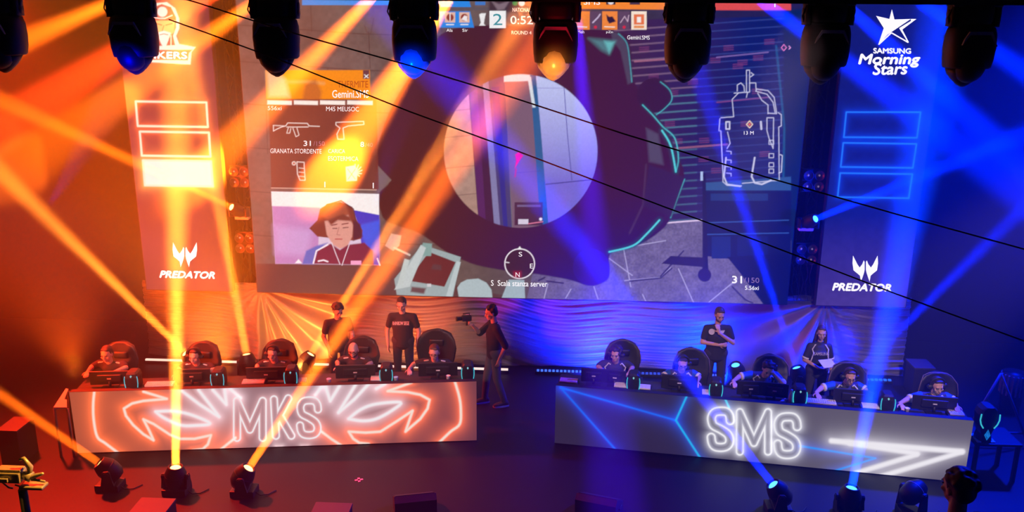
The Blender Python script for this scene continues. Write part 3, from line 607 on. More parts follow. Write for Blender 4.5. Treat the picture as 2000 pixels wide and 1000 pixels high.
dr, L, inv, DR = desk('player_desk', 'long right player desk with blue lines and a white arrow on its LED front', (1083, 866), (1882, 943), (1903, 822), .62)
t = np.clip((L.X-1330)/250, 0, 1)[:, None]; L.C[:] = srgb((50, 40, 66))*(1-t)+srgb((98, 90, 98))*t
for p, c, g in (([(1095, 757), (1320, 821)], (30, 110, 255), (0, 60, 240)), ([(1095, 757), (1202, 878)], (30, 110, 255), (0, 60, 240)), ([(1343, 770), (1320, 821), (1368, 895)], (30, 190, 255), (0, 90, 230)), ([(1414, 774), (1424, 796)], (60, 220, 255), (0, 90, 200)), ([(1562, 871), (1710, 895), (1622, 922)], (0, 150, 255), (0, 80, 220))):
    L.glow(p, 9, g, .7); L.line(p, 3.4, c, 1, 1.2)
for p in ([(1622, 860), (1882, 882), (1722, 930)], [(1660, 866), (1795, 887), (1672, 924)]): L.glow(p, 12, (235, 230, 235), .55)
for p, w in (([(1624, 861), (1700, 868), (1880, 882)], 10), ([(1878, 883), (1722, 930)], 9), ([(1660, 866), (1792, 886)], 9), ([(1790, 888), (1672, 924)], 9)): L.line(p, w, (252, 248, 250), 1, 2.5)
WB = (255, 254, 255)
neon(L, None, [mapl(seg_letter('S'), 1389, 803, 1426, 874, 0)], 15, WB, (235, 235, 245), .75, [(1380, 794), (1436, 884)])
neon(L, None, [mapl(seg_letter('M'), 1445, 805, 1500, 882, 0)], 13, WB, (235, 235, 245), .75, [(1436, 796), (1510, 892)])
neon(L, None, [mapl(seg_letter('S'), 1519, 814, 1557, 888, 0)], 15, WB, (235, 235, 245), .75, [(1510, 804), (1568, 898)])
o = L.build('display', dr, .95); o.matrix_parent_inverse = inv

# ------------------------------------------------------------------ the hall
M_floor = mat('stage_floor', (.008, .007, .008), .5, spec=.3, noise=.35, nscale=1.3, bump=.02)
M_wall = mat('black_wall', (.003, .0027, .0033), .95, spec=.1)
def struct(name, mb, m): o = mb.build(name, m); o['kind'] = 'structure'; return o
mb = MB(); mb.box((0, -4, -.05), (34, 22, .1)); struct('floor', mb, M_floor)
mb = MB(); mb.box((0, 5.2, 5), (34, .1, 10.2)); struct('wall_back', mb, M_wall)
mb = MB(); mb.box((-16, -4, 5), (.1, 19, 10.2)); struct('wall_left', mb, M_wall)
mb = MB(); mb.box((16, -4, 5), (.1, 19, 10.2)); struct('wall_right', mb, M_wall)
mb = MB(); mb.box((0, -4, 10.1), (34, 22, .1)); struct('ceiling', mb, M_wall)
# draped cloth under the screens
def drape():
    x0, x1 = P(282, 600, YS).x-.1, P(1775, 620, YS).x+.1; z0, z1 = .02, zb+.10; nx, nz = 520, 120
    pins = [(P(500, 575, YS).x, zb), (P(1620, 598, YS).x, zb)]
    vs = []
    for j in range(nz+1):
        for i in range(nx+1):
            x = x0+(x1-x0)*i/nx; z = z0+(z1-z0)*j/nz; y = 0
            (ax, az), (bx, bz) = pins
            da = math.hypot(x-ax, z-az)+.05; db = math.hypot(bx-x, z-bz)+.05
            aa = math.atan2(az-z, x-ax); ab = math.atan2(bz-z, bx-x)
            wa = math.exp(-max(0, x-ax-1.2)**2/1.2)*(1 if x > ax-.1 else math.exp(-(ax-x)*3)); wb = math.exp(-max(0, bx-x-1.6)**2/1.6)*(1 if x < bx+.1 else math.exp(-(x-bx)*2))
            y += wa*.075*math.sin(aa*17+.9*math.sin(aa*5)+.5*da)*min(1, da*1.4)
            y += wb*.075*math.sin(ab*15+1.3*math.sin(ab*4)+.4*db)*min(1, db*1.4)
            wm = max(0, 1-wa-wb); sag = .10*math.sin(x*.9)+.05*math.sin(x*2.3)
            y += wm*(.018*math.sin((z+sag)*46+1.5*math.sin(x*1.7))+.012*math.sin((z+sag*1.4)*88+2*math.sin(x*2.9+1))+.02*math.sin(x*3.1+z*2))
            if z < .35: y -= .10*(.35-z)/.35
            vs.append((x, YS+.24+y, z))
    mb = MB(); fs = [(j*(nx+1)+i, j*(nx+1)+i+1, (j+1)*(nx+1)+i+1, (j+1)*(nx+1)+i) for j in range(nz) for i in range(nx)]
    mb.add(vs, fs); m = mat('satin', (.13, .125, .13), .45, spec=.6); nt = m.node_tree; nt.nodes['Principled BSDF'].inputs['Sheen Weight'].default_value = .3
    o = mb.build('drape', m, smooth=True); tag(o, 'wide satin drape pinned in swags below the LED screens', 'curtain')
    sm = o.modifiers.new('thick', 'SOLIDIFY'); sm.thickness = .004
drape()

# ------------------------------------------------------------------ lighting gear
M_shell = mat('fixture_shell', (.014, .013, .014), .5, spec=.4); M_dark = mat('fixture_dark', (.012, .012, .013), .5)
M_trim = mat('fixture_trim', (.75, .72, .74), .4); M_nose = mat('fixture_nose_lit', (.30, .30, .32), .28, coat=.8, noise=.45, nscale=9); M_metal = mat('truss_metal', (.02, .02, .022), .5, metal=.4)
M_black = mat('black_plastic', (.014, .014, .015), .5); M_cable = mat('cable_rubber', (.006, .006, .007), .6)
def section(hw, hd, z, y0=0, n=20, e=2.6, x0=0):
    r = []
    for k in range(n):
        a = 2*PI*k/n; c, s = math.cos(a), math.sin(a); r.append(Vector((x0+hw*math.copysign(abs(c)**(2/e), c), y0+hd*math.copysign(abs(s)**(2/e), s), z)))
    return r
def hanging_head(px, label, flip=1):
    o = P(px, 72+(px-540)*.0125, -5.4); u = 1/245.0            # one photo pixel at this depth
    root = empty('moving_head_light', (o.x, o.y, o.z+.30), label, 'stage light', 'moving heads hung in a row under the front truss', rz=YAW*0.5)
    I = Matrix.Translation((0, 0, -.30))
    def bd(mb, n, m, par=root, smooth=True):
        b = mb.build(n, m, par, smooth=smooth); b.matrix_parent_inverse = I if par is root else Matrix.Identity(4); return b
    zz = lambda y: (72-y)*u
    mb = MB(); mb.loft([section(hw*u, hd*u, zz(y), e=e, x0=x*u*flip) for y, hw, hd, e, x in ((34, 30, 26, 3, 0), (40, 39, 32, 3, 0), (52, 42, 38, 2.8, 0), (75, 43, 40, 2.8, 0), (96, 42, 40, 2.6, 0), (110, 40, 37, 2.6, 0), (113, 38, 35, 2.6, -1))]); head = bd(mb, 'head_shell', M_shell)
    mb = MB(); mb.loft([section(hw*u, hd*u, zz(y), e=e, x0=x*u*flip) for y, hw, hd, e, x in ((112, 34, 32, 2.4, -2), (124, 29, 27, 2.3, -3), (134, 21, 20, 2.2, -3), (143, 12, 11, 2, -3), (148, 3, 3, 2, -3))]); mb.ell((-2*u*flip, -.055, zz(106)), (29*u, .125, 34*u)); bd(mb, 'nose', M_nose if px in (810, 1085) else M_shell)  # lit look put into the colour: paler nose on the blue and orange heads
    mb = MB(); q = [(-32, 70), (-20, 52), (18, 52), (31, 72), (27, 62), (19, 46), (-21, 46), (-29, 60)]
    mb.prism([Vector((x*u, -.176, zz(y))) for x, y in q], (0, .02, 0)); bd(mb, 'trim', M_trim, smooth=False)
    mb = MB()
    for sg in (-1, 1):
        mb.loft([section(7*u, 15*u, zz(y), e=3, x0=sg*39*u) for y in (-6, 10, 30, 38)]); mb.cyl((sg*32*u, 0, zz(26)), (sg*47*u, 0, zz(26)), 10*u, 8*u); mb.cyl((sg*40*u, 0, zz(14)), (sg*47.5*u, 0, zz(14)), 7*u)
    mb.box((0, 0, zz(-4)), (90*u, 34*u, 14*u), bev=3*u); mb.loft([section(hw*u, 24*u, zz(y), e=3) for y, hw in ((-2, 32), (12, 34), (26, 33), (38, 28))]); bd(mb, 'yoke', M_dark)
    mb = MB(); mb.box((0, 0, zz(-24)), (84*u, 60*u, 30*u), bev=4*u); bd(mb, 'base', M_dark)
    mb = MB(); mb.pipe([(-30*u, -.02, zz(-20)), (-44*u, -.04, zz(2)), (-50*u, -.03, zz(22)), (-44*u, -.02, zz(36)), (-38*u, 0, zz(40))], 1.3*u); bd(mb, 'power_cable', M_cable)
    return root
for px, lb in ((3, 'black hanging moving head cut off by the left edge of the picture'), (262, 'hanging moving head hiding part of the bearded emblem'), (540, 'hanging moving head directly above the orange player card'),
               (810, 'hanging moving head with its tip lit blue, left of the match clock'), (1085, 'hanging moving head with its tip lit orange, right of the match clock'), (1343, 'dark hanging moving head in front of the pictured roller blind'),
               (1612, 'hanging moving head just left of the white star logo'), (1893, 'rightmost hanging moving head, right of the white star logo')):
    hanging_head(px, lb, 1 if px < 1000 else 1)
# added unseen spots that tint some of the hanging heads
for px, c in ((262, (.0, .0, 1)), (810, (0, .03, 1)), (1085, (1, .30, .03))):
    o = P(px, 125, -5.4); spot('added_accent', o+Vector((-.1, -1.3, -.9)), o, 900 if px != 1085 else 420, c, 18, .8, .02)
def truss(name, a, b, w, label, kind=None, n=None):
    a, b = Vector(a), Vector(b); root = empty(name, a, label, 'truss'); ax = (b-a).normalized(); u = ax.orthogonal().normalized() if abs(ax.z) > .9 else ax.cross(Vector((0, 0, 1))).normalized(); v = ax.cross(u)
    I = Matrix.Translation(-a); cs = [(u*sx+v*sy)*w/2 for sx, sy in ((-1, -1), (1, -1), (1, 1), (-1, 1))]
    for c in cs: mb = MB(); mb.cyl(a+c, b+c, .024, n=8); o = mb.build('chord', M_metal, root, smooth=True); o.matrix_parent_inverse = I
    L = (b-a).length; n = n or int(L/(w*1.3)); mb = MB()
    for k in range(n):
        p, q = a+ax*L*k/n, a+ax*L*(k+1)/n
        for i in range(4): c, d = cs[i], cs[(i+1) % 4]; mb.cyl(p+(c if k % 2 else d), q+(d if k % 2 else c), .011, n=6)
    o = mb.build('lattice', M_metal, root, smooth=True); o.matrix_parent_inverse = I
    return root
pz = P(540, 72, -5.4).z+.56
truss('front_truss', (-6, -5.4, pz+.18), (6, -5.4, pz+.18), .30, 'black lattice truss along the top edge carrying the hanging moving heads')
mb = MB(); mb.box((0, -5.6, P(1000, 3, -5.6).z+.03), (12, .04, .06)); mb.build('cable_tray', M_black); tag(bpy.data.objects['cable_tray'], 'dark rail under the front truss at the top edge', 'rail')
# thin cables crossing the picture
for pts, lb in (([(300, -20), (375, 2), (500, 42), (585, 68), (800, 128), (1000, 190), (1220, 262), (1500, 347), (1750, 418), (2060, 503)], 'upper thin black cable strung diagonally across the picture'),
            ([(330, 38), (400, 63), (500, 100), (575, 128), (800, 218), (1000, 291), (1300, 405), (1500, 478), (1750, 574), (2060, 688)], 'lower thin black cable strung diagonally across the picture')):
    mb = MB(); mb.pipe([P(x, y, -6.3-(x-300)*.0004) for x, y in pts], .0052, n=6); o = mb.build('hanging_cable', M_cable, smooth=True); tag(o, lb, 'cable', 'cables strung above the stage')
spot('added_accent', P(1100, 420, -7.6), P(1100, 290, -6.6), 120, (1, .01, .03), 42, 1, .02)  # unseen red spot, added to tint the cables

def lens_mat(name, c, k):
    return mat(name, (.02, .02, .02), .2, emit=c, estr=k)
E_warm = lens_mat('lens_warm', (1, .60, .16), 5); E_blue = lens_mat('lens_blue', (.05, .28, 1), 4); E_off = mat('lens_off', (.05, .05, .06), .1, coat=1)
def standing_head(src, v, label, k, lens, scale=1.0, base_z=0.0, group='moving heads standing on the stage floor'):
    """head tips towards v, lens centre at src"""
    v = v.normalized(); piv = src - v*.17*scale; root = empty('moving_head_light', (piv.x, piv.y, base_z), label, 'stage light', group)
    z = piv.z-base_z; I = Matrix.Identity(4)
    hv = Vector((v.x, v.y, 0)); yaw = math.atan2(v.y, v.x) if hv.length > .25 else -PI/2
    side = Vector((-math.sin(yaw), math.cos(yaw), 0)); pc = Vector((0, 0, z)); q = v.to_track_quat('Z', 'Y').to_matrix(); s_ = scale
    mb = MB(); mb.lathe([(.02*s_, -.20*s_), (.09*s_, -.185*s_), (.135*s_, -.12*s_), (.15*s_, -.03*s_), (.148*s_, .05*s_), (.125*s_, .11*s_), (.105*s_, .15*s_), (.10*s_, .165*s_), (.085*s_, .165*s_), (.08*s_, .14*s_)], pc, q, 24); head = mb.build('head_shell', M_shell, root, smooth=True)
    mb = MB(); mb.lathe([(.0, .146*s_), (.05*s_, .148*s_), (.078*s_, .138*s_), (.078*s_, .12*s_), (0, .12*s_)], pc, q, 24); mb.build('lens', lens, head, smooth=True)
    mb = MB(); c = pc; pts = [c+q@Vector((.146*s_*math.cos(a), .146*s_*math.sin(a), .03*s_)) for a in [2*PI*i/28 for i in range(28)]]; mb.pipe(pts, .006*s_, closed=True, n=6); mb.build('ring', M_trim if lens is E_off else M_metal, head, smooth=True)
    mb = MB()
    for sg in (-1, 1):
        mb.loft([[pc*0+side*(sg*.165*s_+dx*.018*s_)+Vector((-side.y, side.x, 0))*(-1*dy*w*s_)+Vector((0, 0, zz)) for dx, dy in ((-1, -1), (1, -1), (1, 1), (-1, 1))] for zz, w in ((.11*s_, .09), (z-.04*s_, .06), (z+.03*s_, .05), (z+.05*s_, .03))])
        mb.cyl(pc+side*sg*.14*s_, pc+side*sg*.195*s_, .04*s_, n=16)
    mb.box((0, 0, .115*s_), (.30*s_, .18*s_, .03*s_), R=Matrix.Rotation(math.atan2(side.y, side.x), 3, 'Z'), bev=.008*s_); mb.build('yoke', M_dark, root)
    mb = MB(); mb.box((0, 0, .05*s_), (.34*s_, .26*s_, .10*s_), bev=.015*s_); b = mb.build('base', M_dark, root)
    mb = MB(); mb.pipe([(.16*s_, -.02, .05*s_), (.24*s_, -.06, .02), (.34*s_, -.02, .012), (.42*s_, .10, .012)], .008, n=6); mb.build('power_cable', M_cable, root, smooth=True)
    return root
standing_head(*FB1, 'moving head on the floor by the lower left corner, orange shaft leaning left', 0, E_warm)
standing_head(*FB2, 'moving head on the floor sending an orange shaft straight up', 0, E_warm)
standing_head(*FB3, 'moving head on the floor under the letter K, orange shaft leaning right', 0, E_warm)
standing_head(*FB4, 'moving head on the floor sending a blue shaft up to the left', 0, E_blue)
standing_head(*FB5, 'moving head on the floor below the white arrow, lens glowing pale blue', 0, E_blue)
s6 = floor_src(1800, 948, .40); standing_head(s6, Vector((.75, .5, .3)), 'unlit moving head on the floor right of the blue ones, shiny rim', 0, E_off)
g = 'moving heads behind the players'
RS = 1.0
standing_head(*RB1, 'moving head behind the second left player, shaft leaning left', 0, E_warm, RS, 0, g)
standing_head(*RB2, 'moving head behind the left desk with a near-upright yellow shaft', 0, E_warm, RS, 0, g)
standing_head(*RB3, 'moving head standing behind the left desk beside the bald player', 0, E_warm, RS, 0, g)
standing_head(*RB4, 'moving head right of the man with crossed arms, small cyan lens', 0, E_blue, RS, 0, g)
standing_head(*RB5, 'moving head left of the woman with the sheet, thin blue shaft', 0, E_blue, RS, 0, g)
standing_head(*RB6, 'moving head right of the woman, blue shaft leaning right', 0, E_blue, RS, 0, g)

# truss columns between the screens, with lamp clusters and a side-hung head each
def column(x, label, rows, hd, lens, lbl):
    tr = truss('truss_tower', (x, YS+.62, 0), (x, YS+.62, 8.2), .34, label)
    mb = MB(); mb.box((x, YS+.95, 4.1), (.95, .02, 8.2)); o = mb.build('black_cloth', M_wall); tag(o, 'black masking cloth hung behind the %s' % label.split(' with')[0], 'curtain')
    for (px, py) in rows:
        c = P(px, py, YS+.22); r = empty('blinder_light', c, ('four-lamp blinder %s' % ('low' if py > 450 else 'high'))+' on the '+label.split(' with')[0], 'stage light', 'four-lamp blinders on the columns')
        mb = MB(); mb.box((0, .05, 0), (.40, .10, .42), bev=.02); mb.build('housing', M_dark, r)
        for i in (-1, 1):
            for j in (-1, 1):
                mb = MB(); mb.lathe([(0, 0), (.03, .004), (.07, .03), (.085, .05), (.092, .05), (.09, .02), (.07, -.01), (0, -.012)], (i*.098, -.005, j*.10), Matrix.Rotation(PI/2, 3, 'X'), 20); lm = mb.build('reflector', M_refl, r, smooth=True)
                mb = MB(); mb.ell((i*.098, -.02, j*.10), (.018, .018, .018), n=10, m=8); mb.build('bulb', M_bulb, lm, smooth=True)
        mb = MB(); mb.box((0, .17, 0), (.30, .16, .05)); mb.build('clamp', M_metal, r)
    src, v = hd; piv = src-v*.15; r = empty('moving_head_light', piv, lbl, 'stage light', 'moving heads clamped to the truss columns'); q = v.to_track_quat('Z', 'Y').to_matrix()
    mb = MB(); mb.lathe([(.02, -.17), (.075, -.16), (.11, -.10), (.12, 0), (.11, .08), (.09, .14), (.08, .15), (.07, .15), (.065, .13)], (0, 0, 0), q, 20); hh = mb.build('head_shell', M_shell, r, smooth=True)
    mb = MB(); mb.lathe([(0, .136), (.06, .134), (.063, .12), (0, .12)], (0, 0, 0), q, 20); mb.build('lens', lens, hh, smooth=True)
    mb = MB(); mb.cyl((-.14, 0, 0), (.14, 0, 0), .03); mb.box((0, .14, -.13), (.32, .06, .06), bev=.01); mb.box((-.15, .07, -.06), (.03, .16, .16), bev=.008); mb.box((.15, .07, -.06), (.03, .16, .16), bev=.008); mb.build('yoke', M_dark, r)
    mb = MB(); mb.box((0, .30, -.13), (.26, .26, .2), bev=.02); mb.build('base', M_trim, r)
    mb = MB(); mb.cyl((0, .40, -.13), (0, YS+.46-src.y+.15*v.y, -.13), .025, n=10); mb.build('bracket', M_metal, r)
M_refl = mat('reflector', (.12, .085, .095), .35, metal=.3); M_bulb = mat('bulb_glass', (.7, .6, .6), .2, emit=(.7, .45, .45), estr=.25)
xL = (P(447, 500, YS).x+P(497, 480, YS).x)/2; xR = (P(1550, 500, YS).x+P(1603, 500, YS).x)/2
column(xL, 'left truss column with lamp clusters between tower and big screen', [(469, 345), (480, 474)], CB1, E_warm, 'moving head clamped to the left column sending a shaft up left')
column(xR, 'right truss column with lamp clusters between big screen and tower', [(1588, 353), (1574, 496)], CB2, E_blue, 'moving head clamped to the right column sending a blue shaft right')
mb = MB()
for k in range(5): mb.pipe([P(1548+k*9+3*math.sin(j*1.3+k*2), 515+j*12, YS+.10) for j in range(7)], .006, n=6)
o = mb.build('cable_loop', M_cable, smooth=True); tag(o, 'bundle of cables hanging below the lower blinder on the right column', 'cable')

# LED battens lying along the foot of the drape
def batten(x0, y0, x1, y1, col, k, label, dots=False):
    a, b = PZ(x0, y0, .07), PZ(x1, y1, .07); a.y = b.y = 2.92; a.z = b.z = .07
    r = empty('led_batten', (a+b)/2-Vector((0, 0, .07)), label, 'light strip', 'light battens at the foot of the drape'); L = b.x-a.x
    mb = MB(); mb.box((0, .02, .03), (L+.04, .10, .06), bev=.01); mb.build('housing', M_black, r)
    mb = MB(); n = max(1, int(L/.07)) if dots else 1
    for i in range(n): w = L/n; mb.box((-L/2+(i+.5)*w, -.005, .072), (w*(.62 if dots else 1), .045, .03))
    mb.build('diodes', emat('diode', col, k), r)
batten(278, 708, 470, 712, (255, 214, 190), 1.3, 'warm white batten left of the second left player'); batten(528, 712, 640, 715, (255, 210, 195), 1.2, 'warm white batten behind the round-shelled floor light')
batten(700, 716, 820, 719, (255, 215, 205), 1.2, 'warm white batten behind the man in the lettered tee'); batten(870, 721, 948, 722, (255, 225, 215), 1.2, 'warm white batten behind the rightmost chair of the left desk'); batten(968, 724, 992, 724, (255, 225, 215), 1.2, 'short warm white batten beside the cameraman')
batten(1047, 725, 1138, 728, (70, 120, 255), 1.2, 'blue dotted batten at the left end of the blue drape', True); batten(1190, 729, 1330, 733, (50, 80, 220), 1.0, 'dim blue batten behind the first two right players', True); batten(1350, 734, 1520, 737, (80, 110, 240), 1.0, 'blue dotted batten behind the man with crossed arms', True); batten(1690, 741, 1742, 743, (40, 110, 255), 1.1, 'short blue batten right of the player with glasses', True)

# ------------------------------------------------------------------ things on the desks
M_mon = mat('monitor_back', (.018, .017, .019), .42); M_paper = mat('white_paper', (.8, .77, .78), .7); M_cyan = emat('cyan_glow', (60, 200, 215), .9); M_white = mat('white_plastic', (.75, .72, .74), .4)
M_skin = mat('skin', (.62, .36, .27), .55, noise=.08); M_clear = mat('bottle_clear', (.75, .8, .85), .12, coat=.6)
def desk_pt(D, px, py, back=.3):
    """point on the desk surface that the photo shows at px; back = metres behind the LED front"""
    A, B, n, h = D; return PP(px, py, A-n*back, n)
def desk_at(D, px, back):
    A, B, n, h = D; p = PP(px, 700, A-n*back, n); return Vector((p.x, p.y, h-.07)), math.atan2((B-A).y, (B-A).x)
def monitor(D, px, back, w, hgt, label, tilt=0.0):
    p, rz = desk_at(D, px, back); r = empty('monitor', p, label, 'monitor', 'monitors seen from behind on the desks', rz+tilt)
    mb = MB(); mb.box((0, 0, .035+hgt/2), (w, .03, hgt), bev=.008); mb.box((0, -.025, .035+hgt/2), (w*.6, .04, hgt*.55), bev=.015); mb.build('casing', M_mon, r)
    mb = MB(); mb.box((0, .0165, .035+hgt/2), (w-.03, .002, hgt-.03)); mb.build('screen', emat('screen_glow', (150, 170, 200), .6), r)
    mb = MB(); mb.cyl((0, -.03, .0), (0, -.03, .035+hgt*.3), .022); mb.build('stand', M_black, r, smooth=True)
    mb = MB(); mb.box((0, -.02, .008), (.24, .18, .016), bev=.006); mb.build('foot', M_black, r)
    mb = MB(); mb.box((0, -.0455, .035+hgt*.5), (.06, .003, .02)); mb.build('badge', M_trim, r)
def gaming_pc(D, px, back, label):
    p, rz = desk_at(D, px, back); r = empty('gaming_computer', p, label, 'computer', 'small gaming computers with cyan side lights', rz)
    mb = MB(); mb.loft([section(w, d, z, n=12, e=5) for z, w, d in ((0, .09, .12), (.03, .10, .13), (.20, .10, .13), (.26, .085, .12), (.285, .06, .09))]); mb.build('case', M_black, r)
    for sg in (-1, 1): mb = MB(); mb.pipe([(sg*.088, -.136, .05), (sg*.098, -.136, .12), (sg*.098, -.134, .19), (sg*.09, -.130, .235)], .0075, n=6); mb.build('light_bar', M_cyan, r)
    mb = MB(); mb.prism([(-.016, -.131, .232), (0, -.131, .25), (.016, -.131, .232), (0, -.131, .21)], (0, .01, 0)); mb.build('emblem', emat('pale_cyan', (150, 220, 230), .8), r)
LAB = lambda who: 'dark monitor back in front of %s' % who
for px, bk, w, hh, who in ((210, .26, .60, .36, 'the first left player, near the desk end'), (372, .26, .56, .34, 'the second left player in the orange shaft'), (518, .26, .62, .35, 'the left player with the ear-side highlight'), (693, .26, .62, .35, 'the bald player'), (855, .26, .62, .35, 'the left player at the desk end by the cameraman')):
    monitor(DL, px, .34, w, .22, LAB(who))
for px, bk, w, hh, who, tl in ((1161, .26, .40, .34, 'the first right player, left one', .1), (1203, .27, .34, .33, 'the first right player, right one', -.15), (1330, .26, .55, .34, 'the second right player in the blue shaft', 0), (1471, .26, .40, .34, 'the player hiding his face, left one', .15), (1519, .27, .40, .34, 'the player hiding his face, right one', -.15), (1675, .26, .56, .33, 'the player with glasses', 0), (1838, .26, .62, .36, 'the rightmost player', 0)):
    monitor(DR, px, .34, w, .225, LAB(who), tl*.5)
for px, lb in ((257, 'first player'), (425, 'second player'), (568, 'third player'), (754, 'fourth player'), (913, 'fifth player, at the desk corner')): gaming_pc(DL, px, .28, 'cyan-lit gaming computer on the left desk beside the %s' % lb)
for px, lb in ((1240, 'first player'), (1402, 'man with crossed arms'), (1568, 'water bottle'), (1742, 'rightmost pair of players')): gaming_pc(DR, px, .28, 'cyan-lit gaming computer on the right desk beside the %s' % lb)
def slab(D, px, back, w, d, t, m, name, label, cat, rz2=0.0, grp=None):
    p, rz = desk_at(D, px, back); mb = MB(); mb.box((0, 0, t/2), (w, d, t), bev=min(.003, t*.3)); o = mb.build(name, m); o.location = p; o.rotation_euler = (0, 0, rz+rz2); tag(o, label, cat, grp)
for D, px, w, lb in ((DL, 307, .42, 'white keyboard on the left desk by the upright orange shaft'), (DL, 492, .34, 'white keyboard on the left desk under the yellow shaft'), (DL, 583, .2, 'white keyboard on the left desk beside a resting hand'), (DL, 735, .2, 'white keyboard on the left desk left of the fourth computer'), (DR, 1112, .28, 'white keyboard at the left end of the right desk'), (DR, 1216, .22, 'white keyboard on the right desk by the double monitor'), (DR, 1262, .18, 'small white keyboard right of the first cyan computer'), (DR, 1385, .14, 'small white keyboard left of the second cyan computer'), (DR, 1608, .50, 'long white keyboard under the hand of the player with glasses'), (DR, 1716, .30, 'white keyboard left of the last cyan computer'), (DR, 1884, .20, 'white keyboard at the right end of the right desk')):
    p, rz = desk_at(D, px, .25); r = empty('keyboard', p+Vector((0, 0, .045)), lb, 'keyboard', 'pale keyboards lying along the desks', rz)
    mb = MB(); mb.box((0, 0, .012), (w, .15, .022), bev=.004); mb.build('body', M_white, r)
    mb = MB(); nk = max(3, int(w/.03))
    for i in range(nk):
        for j in range(4): mb.box((-w/2+(i+.5)*w/nk, -.052+j*.035, .026), (w/nk*.8, .027, .008))
    mb.build('keys', M_paper, r)
    mb = MB(); mb.box((0, 0, -.022), (w+.04, .19, .045), bev=.004); mb.build('riser', M_black, r)
M_case = mat('case_black', (.010, .009, .010), .6); M_caselid = mat('case_lid', (.06, .05, .055), .55)
# water bottle and cups
p, rz = desk_at(DR, 1553, .18); r = empty('water_bottle', p, 'clear water bottle on the right desk beside a cyan computer', 'bottle')
mb = MB(); mb.lathe([(0, 0), (.032, 0), (.034, .01), (.031, .05), (.034, .07), (.031, .10), (.033, .15), (.03, .18), (.014, .21), (.013, .225)], n=18); mb.build('body', M_clear, r, smooth=True)
mb = MB(); mb.cyl((0, 0, .225), (0, 0, .245), .015, n=14); mb.build('cap', M_white, r, smooth=True); mb = MB(); mb.lathe([(.0345, .08), (.0348, .085), (.0348, .14), (.0345, .145)], n=18); mb.build('paper_label', M_paper, r, smooth=True)
p, rz = desk_at(DR, 1538, .16); mb = MB(); mb.ell((0, 0, .03), (.045, .03, .025), n=9, m=6); mb.ell((.03, .01, .05), (.025, .02, .03), n=8, m=6); o = mb.build('crumpled_paper', M_paper, smooth=False); o.location = p+Vector((0, 0, .02)); tag(o, 'crumpled white paper beside the water bottle', 'paper')
for px, D, lb in ((1786, DR, 'small white cup in front of the rightmost monitor'), (875, DL, 'white cup on the left desk beside the last computer'), (772, DL, 'small white cup right of the fourth cyan computer'), (640, DL, 'white cup on the left desk where the diagonal shaft crosses')):
    p, rz = desk_at(D, px, .17); r = empty('paper_cup', p+Vector((0, 0, .02)), lb, 'cup'); mb = MB(); mb.lathe([(0, 0), (.026, 0), (.035, .085), (.037, .088), (.033, .086), (.025, .01), (0, .01)], n=16); mb.build('cup_body', M_paper, r, smooth=True); mb = MB(); mb.cyl((0, 0, -.02), (0, 0, 0), .05); mb.build('coaster', M_black, r)
# ---- right side table with the large gaming tower and stands
c = PZ(1925, 862, .72); c2 = Vector((7.25, .05, 0)); r = empty('side_table', (7.02, -.30, 0), 'black side table at the right end of the right desk', 'table')
zt_ = .62
mb = MB(); mb.box((0, 0, zt_-.02), (.66, .56, .04), bev=.006); mb.build('table_top', M_desk, r)
for sx in (-1, 1):
    for sy in (-1, 1): mb = MB(); mb.box((sx*.29, sy*.24, (zt_-.04)/2), (.05, .05, zt_-.04)); mb.build('leg', M_desk, r)
p = P(1919, 853, -.42); r = empty('gaming_tower', (p.x, -.42, zt_), 'large black gaming tower with cyan light bars and diamond on the side table', 'computer')
mb = MB(); mb.loft([section(w, .12, z, n=12, e=4) for z, w in ((0, .11), (.03, .10), (.12, .075), (.24, .12), (.42, .145), (.50, .12), (.54, .06))]); mb.build('case', M_black, r)
for sg in (-1, 1): mb = MB(); mb.pipe([(sg*.13, -.125, .45), (sg*.135, -.125, .36), (sg*.115, -.125, .29), (sg*.075, -.125, .23)], .010, n=6); mb.build('light_bar', M_cyan, r)
mb = MB(); mb.pipe([(0, -.125, .20), (.035, -.125, .12), (0, -.125, .05), (-.035, -.125, .12)], .009, n=6, closed=True); mb.prism([(0, -.13, .17), (.02, -.13, .12), (0, -.13, .08), (-.02, -.13, .12)], (0, .01, 0)); mb.build('diamond_light', emat('deep_cyan', (20, 120, 210), .9), r)
for sg in (-1, 1): mb = MB(); mb.box((sg*.10, 0, .01), (.06, .26, .02), bev=.004); mb.build('foot', M_white, r)
M_fr = mat('frame_grey', (.22, .20, .24), .4, metal=.5)
r = empty('a_frame_stand', (7.55, .55, 0), 'grey metal A-frame standing behind the large gaming tower', 'stand')
for a, b in (((-.55, 0, 0), (-.08, 0, 1.25)), ((.55, 0, 0), (-.08, 0, 1.25))): mb = MB(); mb.cyl(a, b, .02, n=8); mb.build('leg', M_fr, r, smooth=True)
mb = MB(); mb.cyl((-.45, 0, .25), (.44, 0, .25), .018, n=8); mb.build('crossbar', M_fr, r, smooth=True)
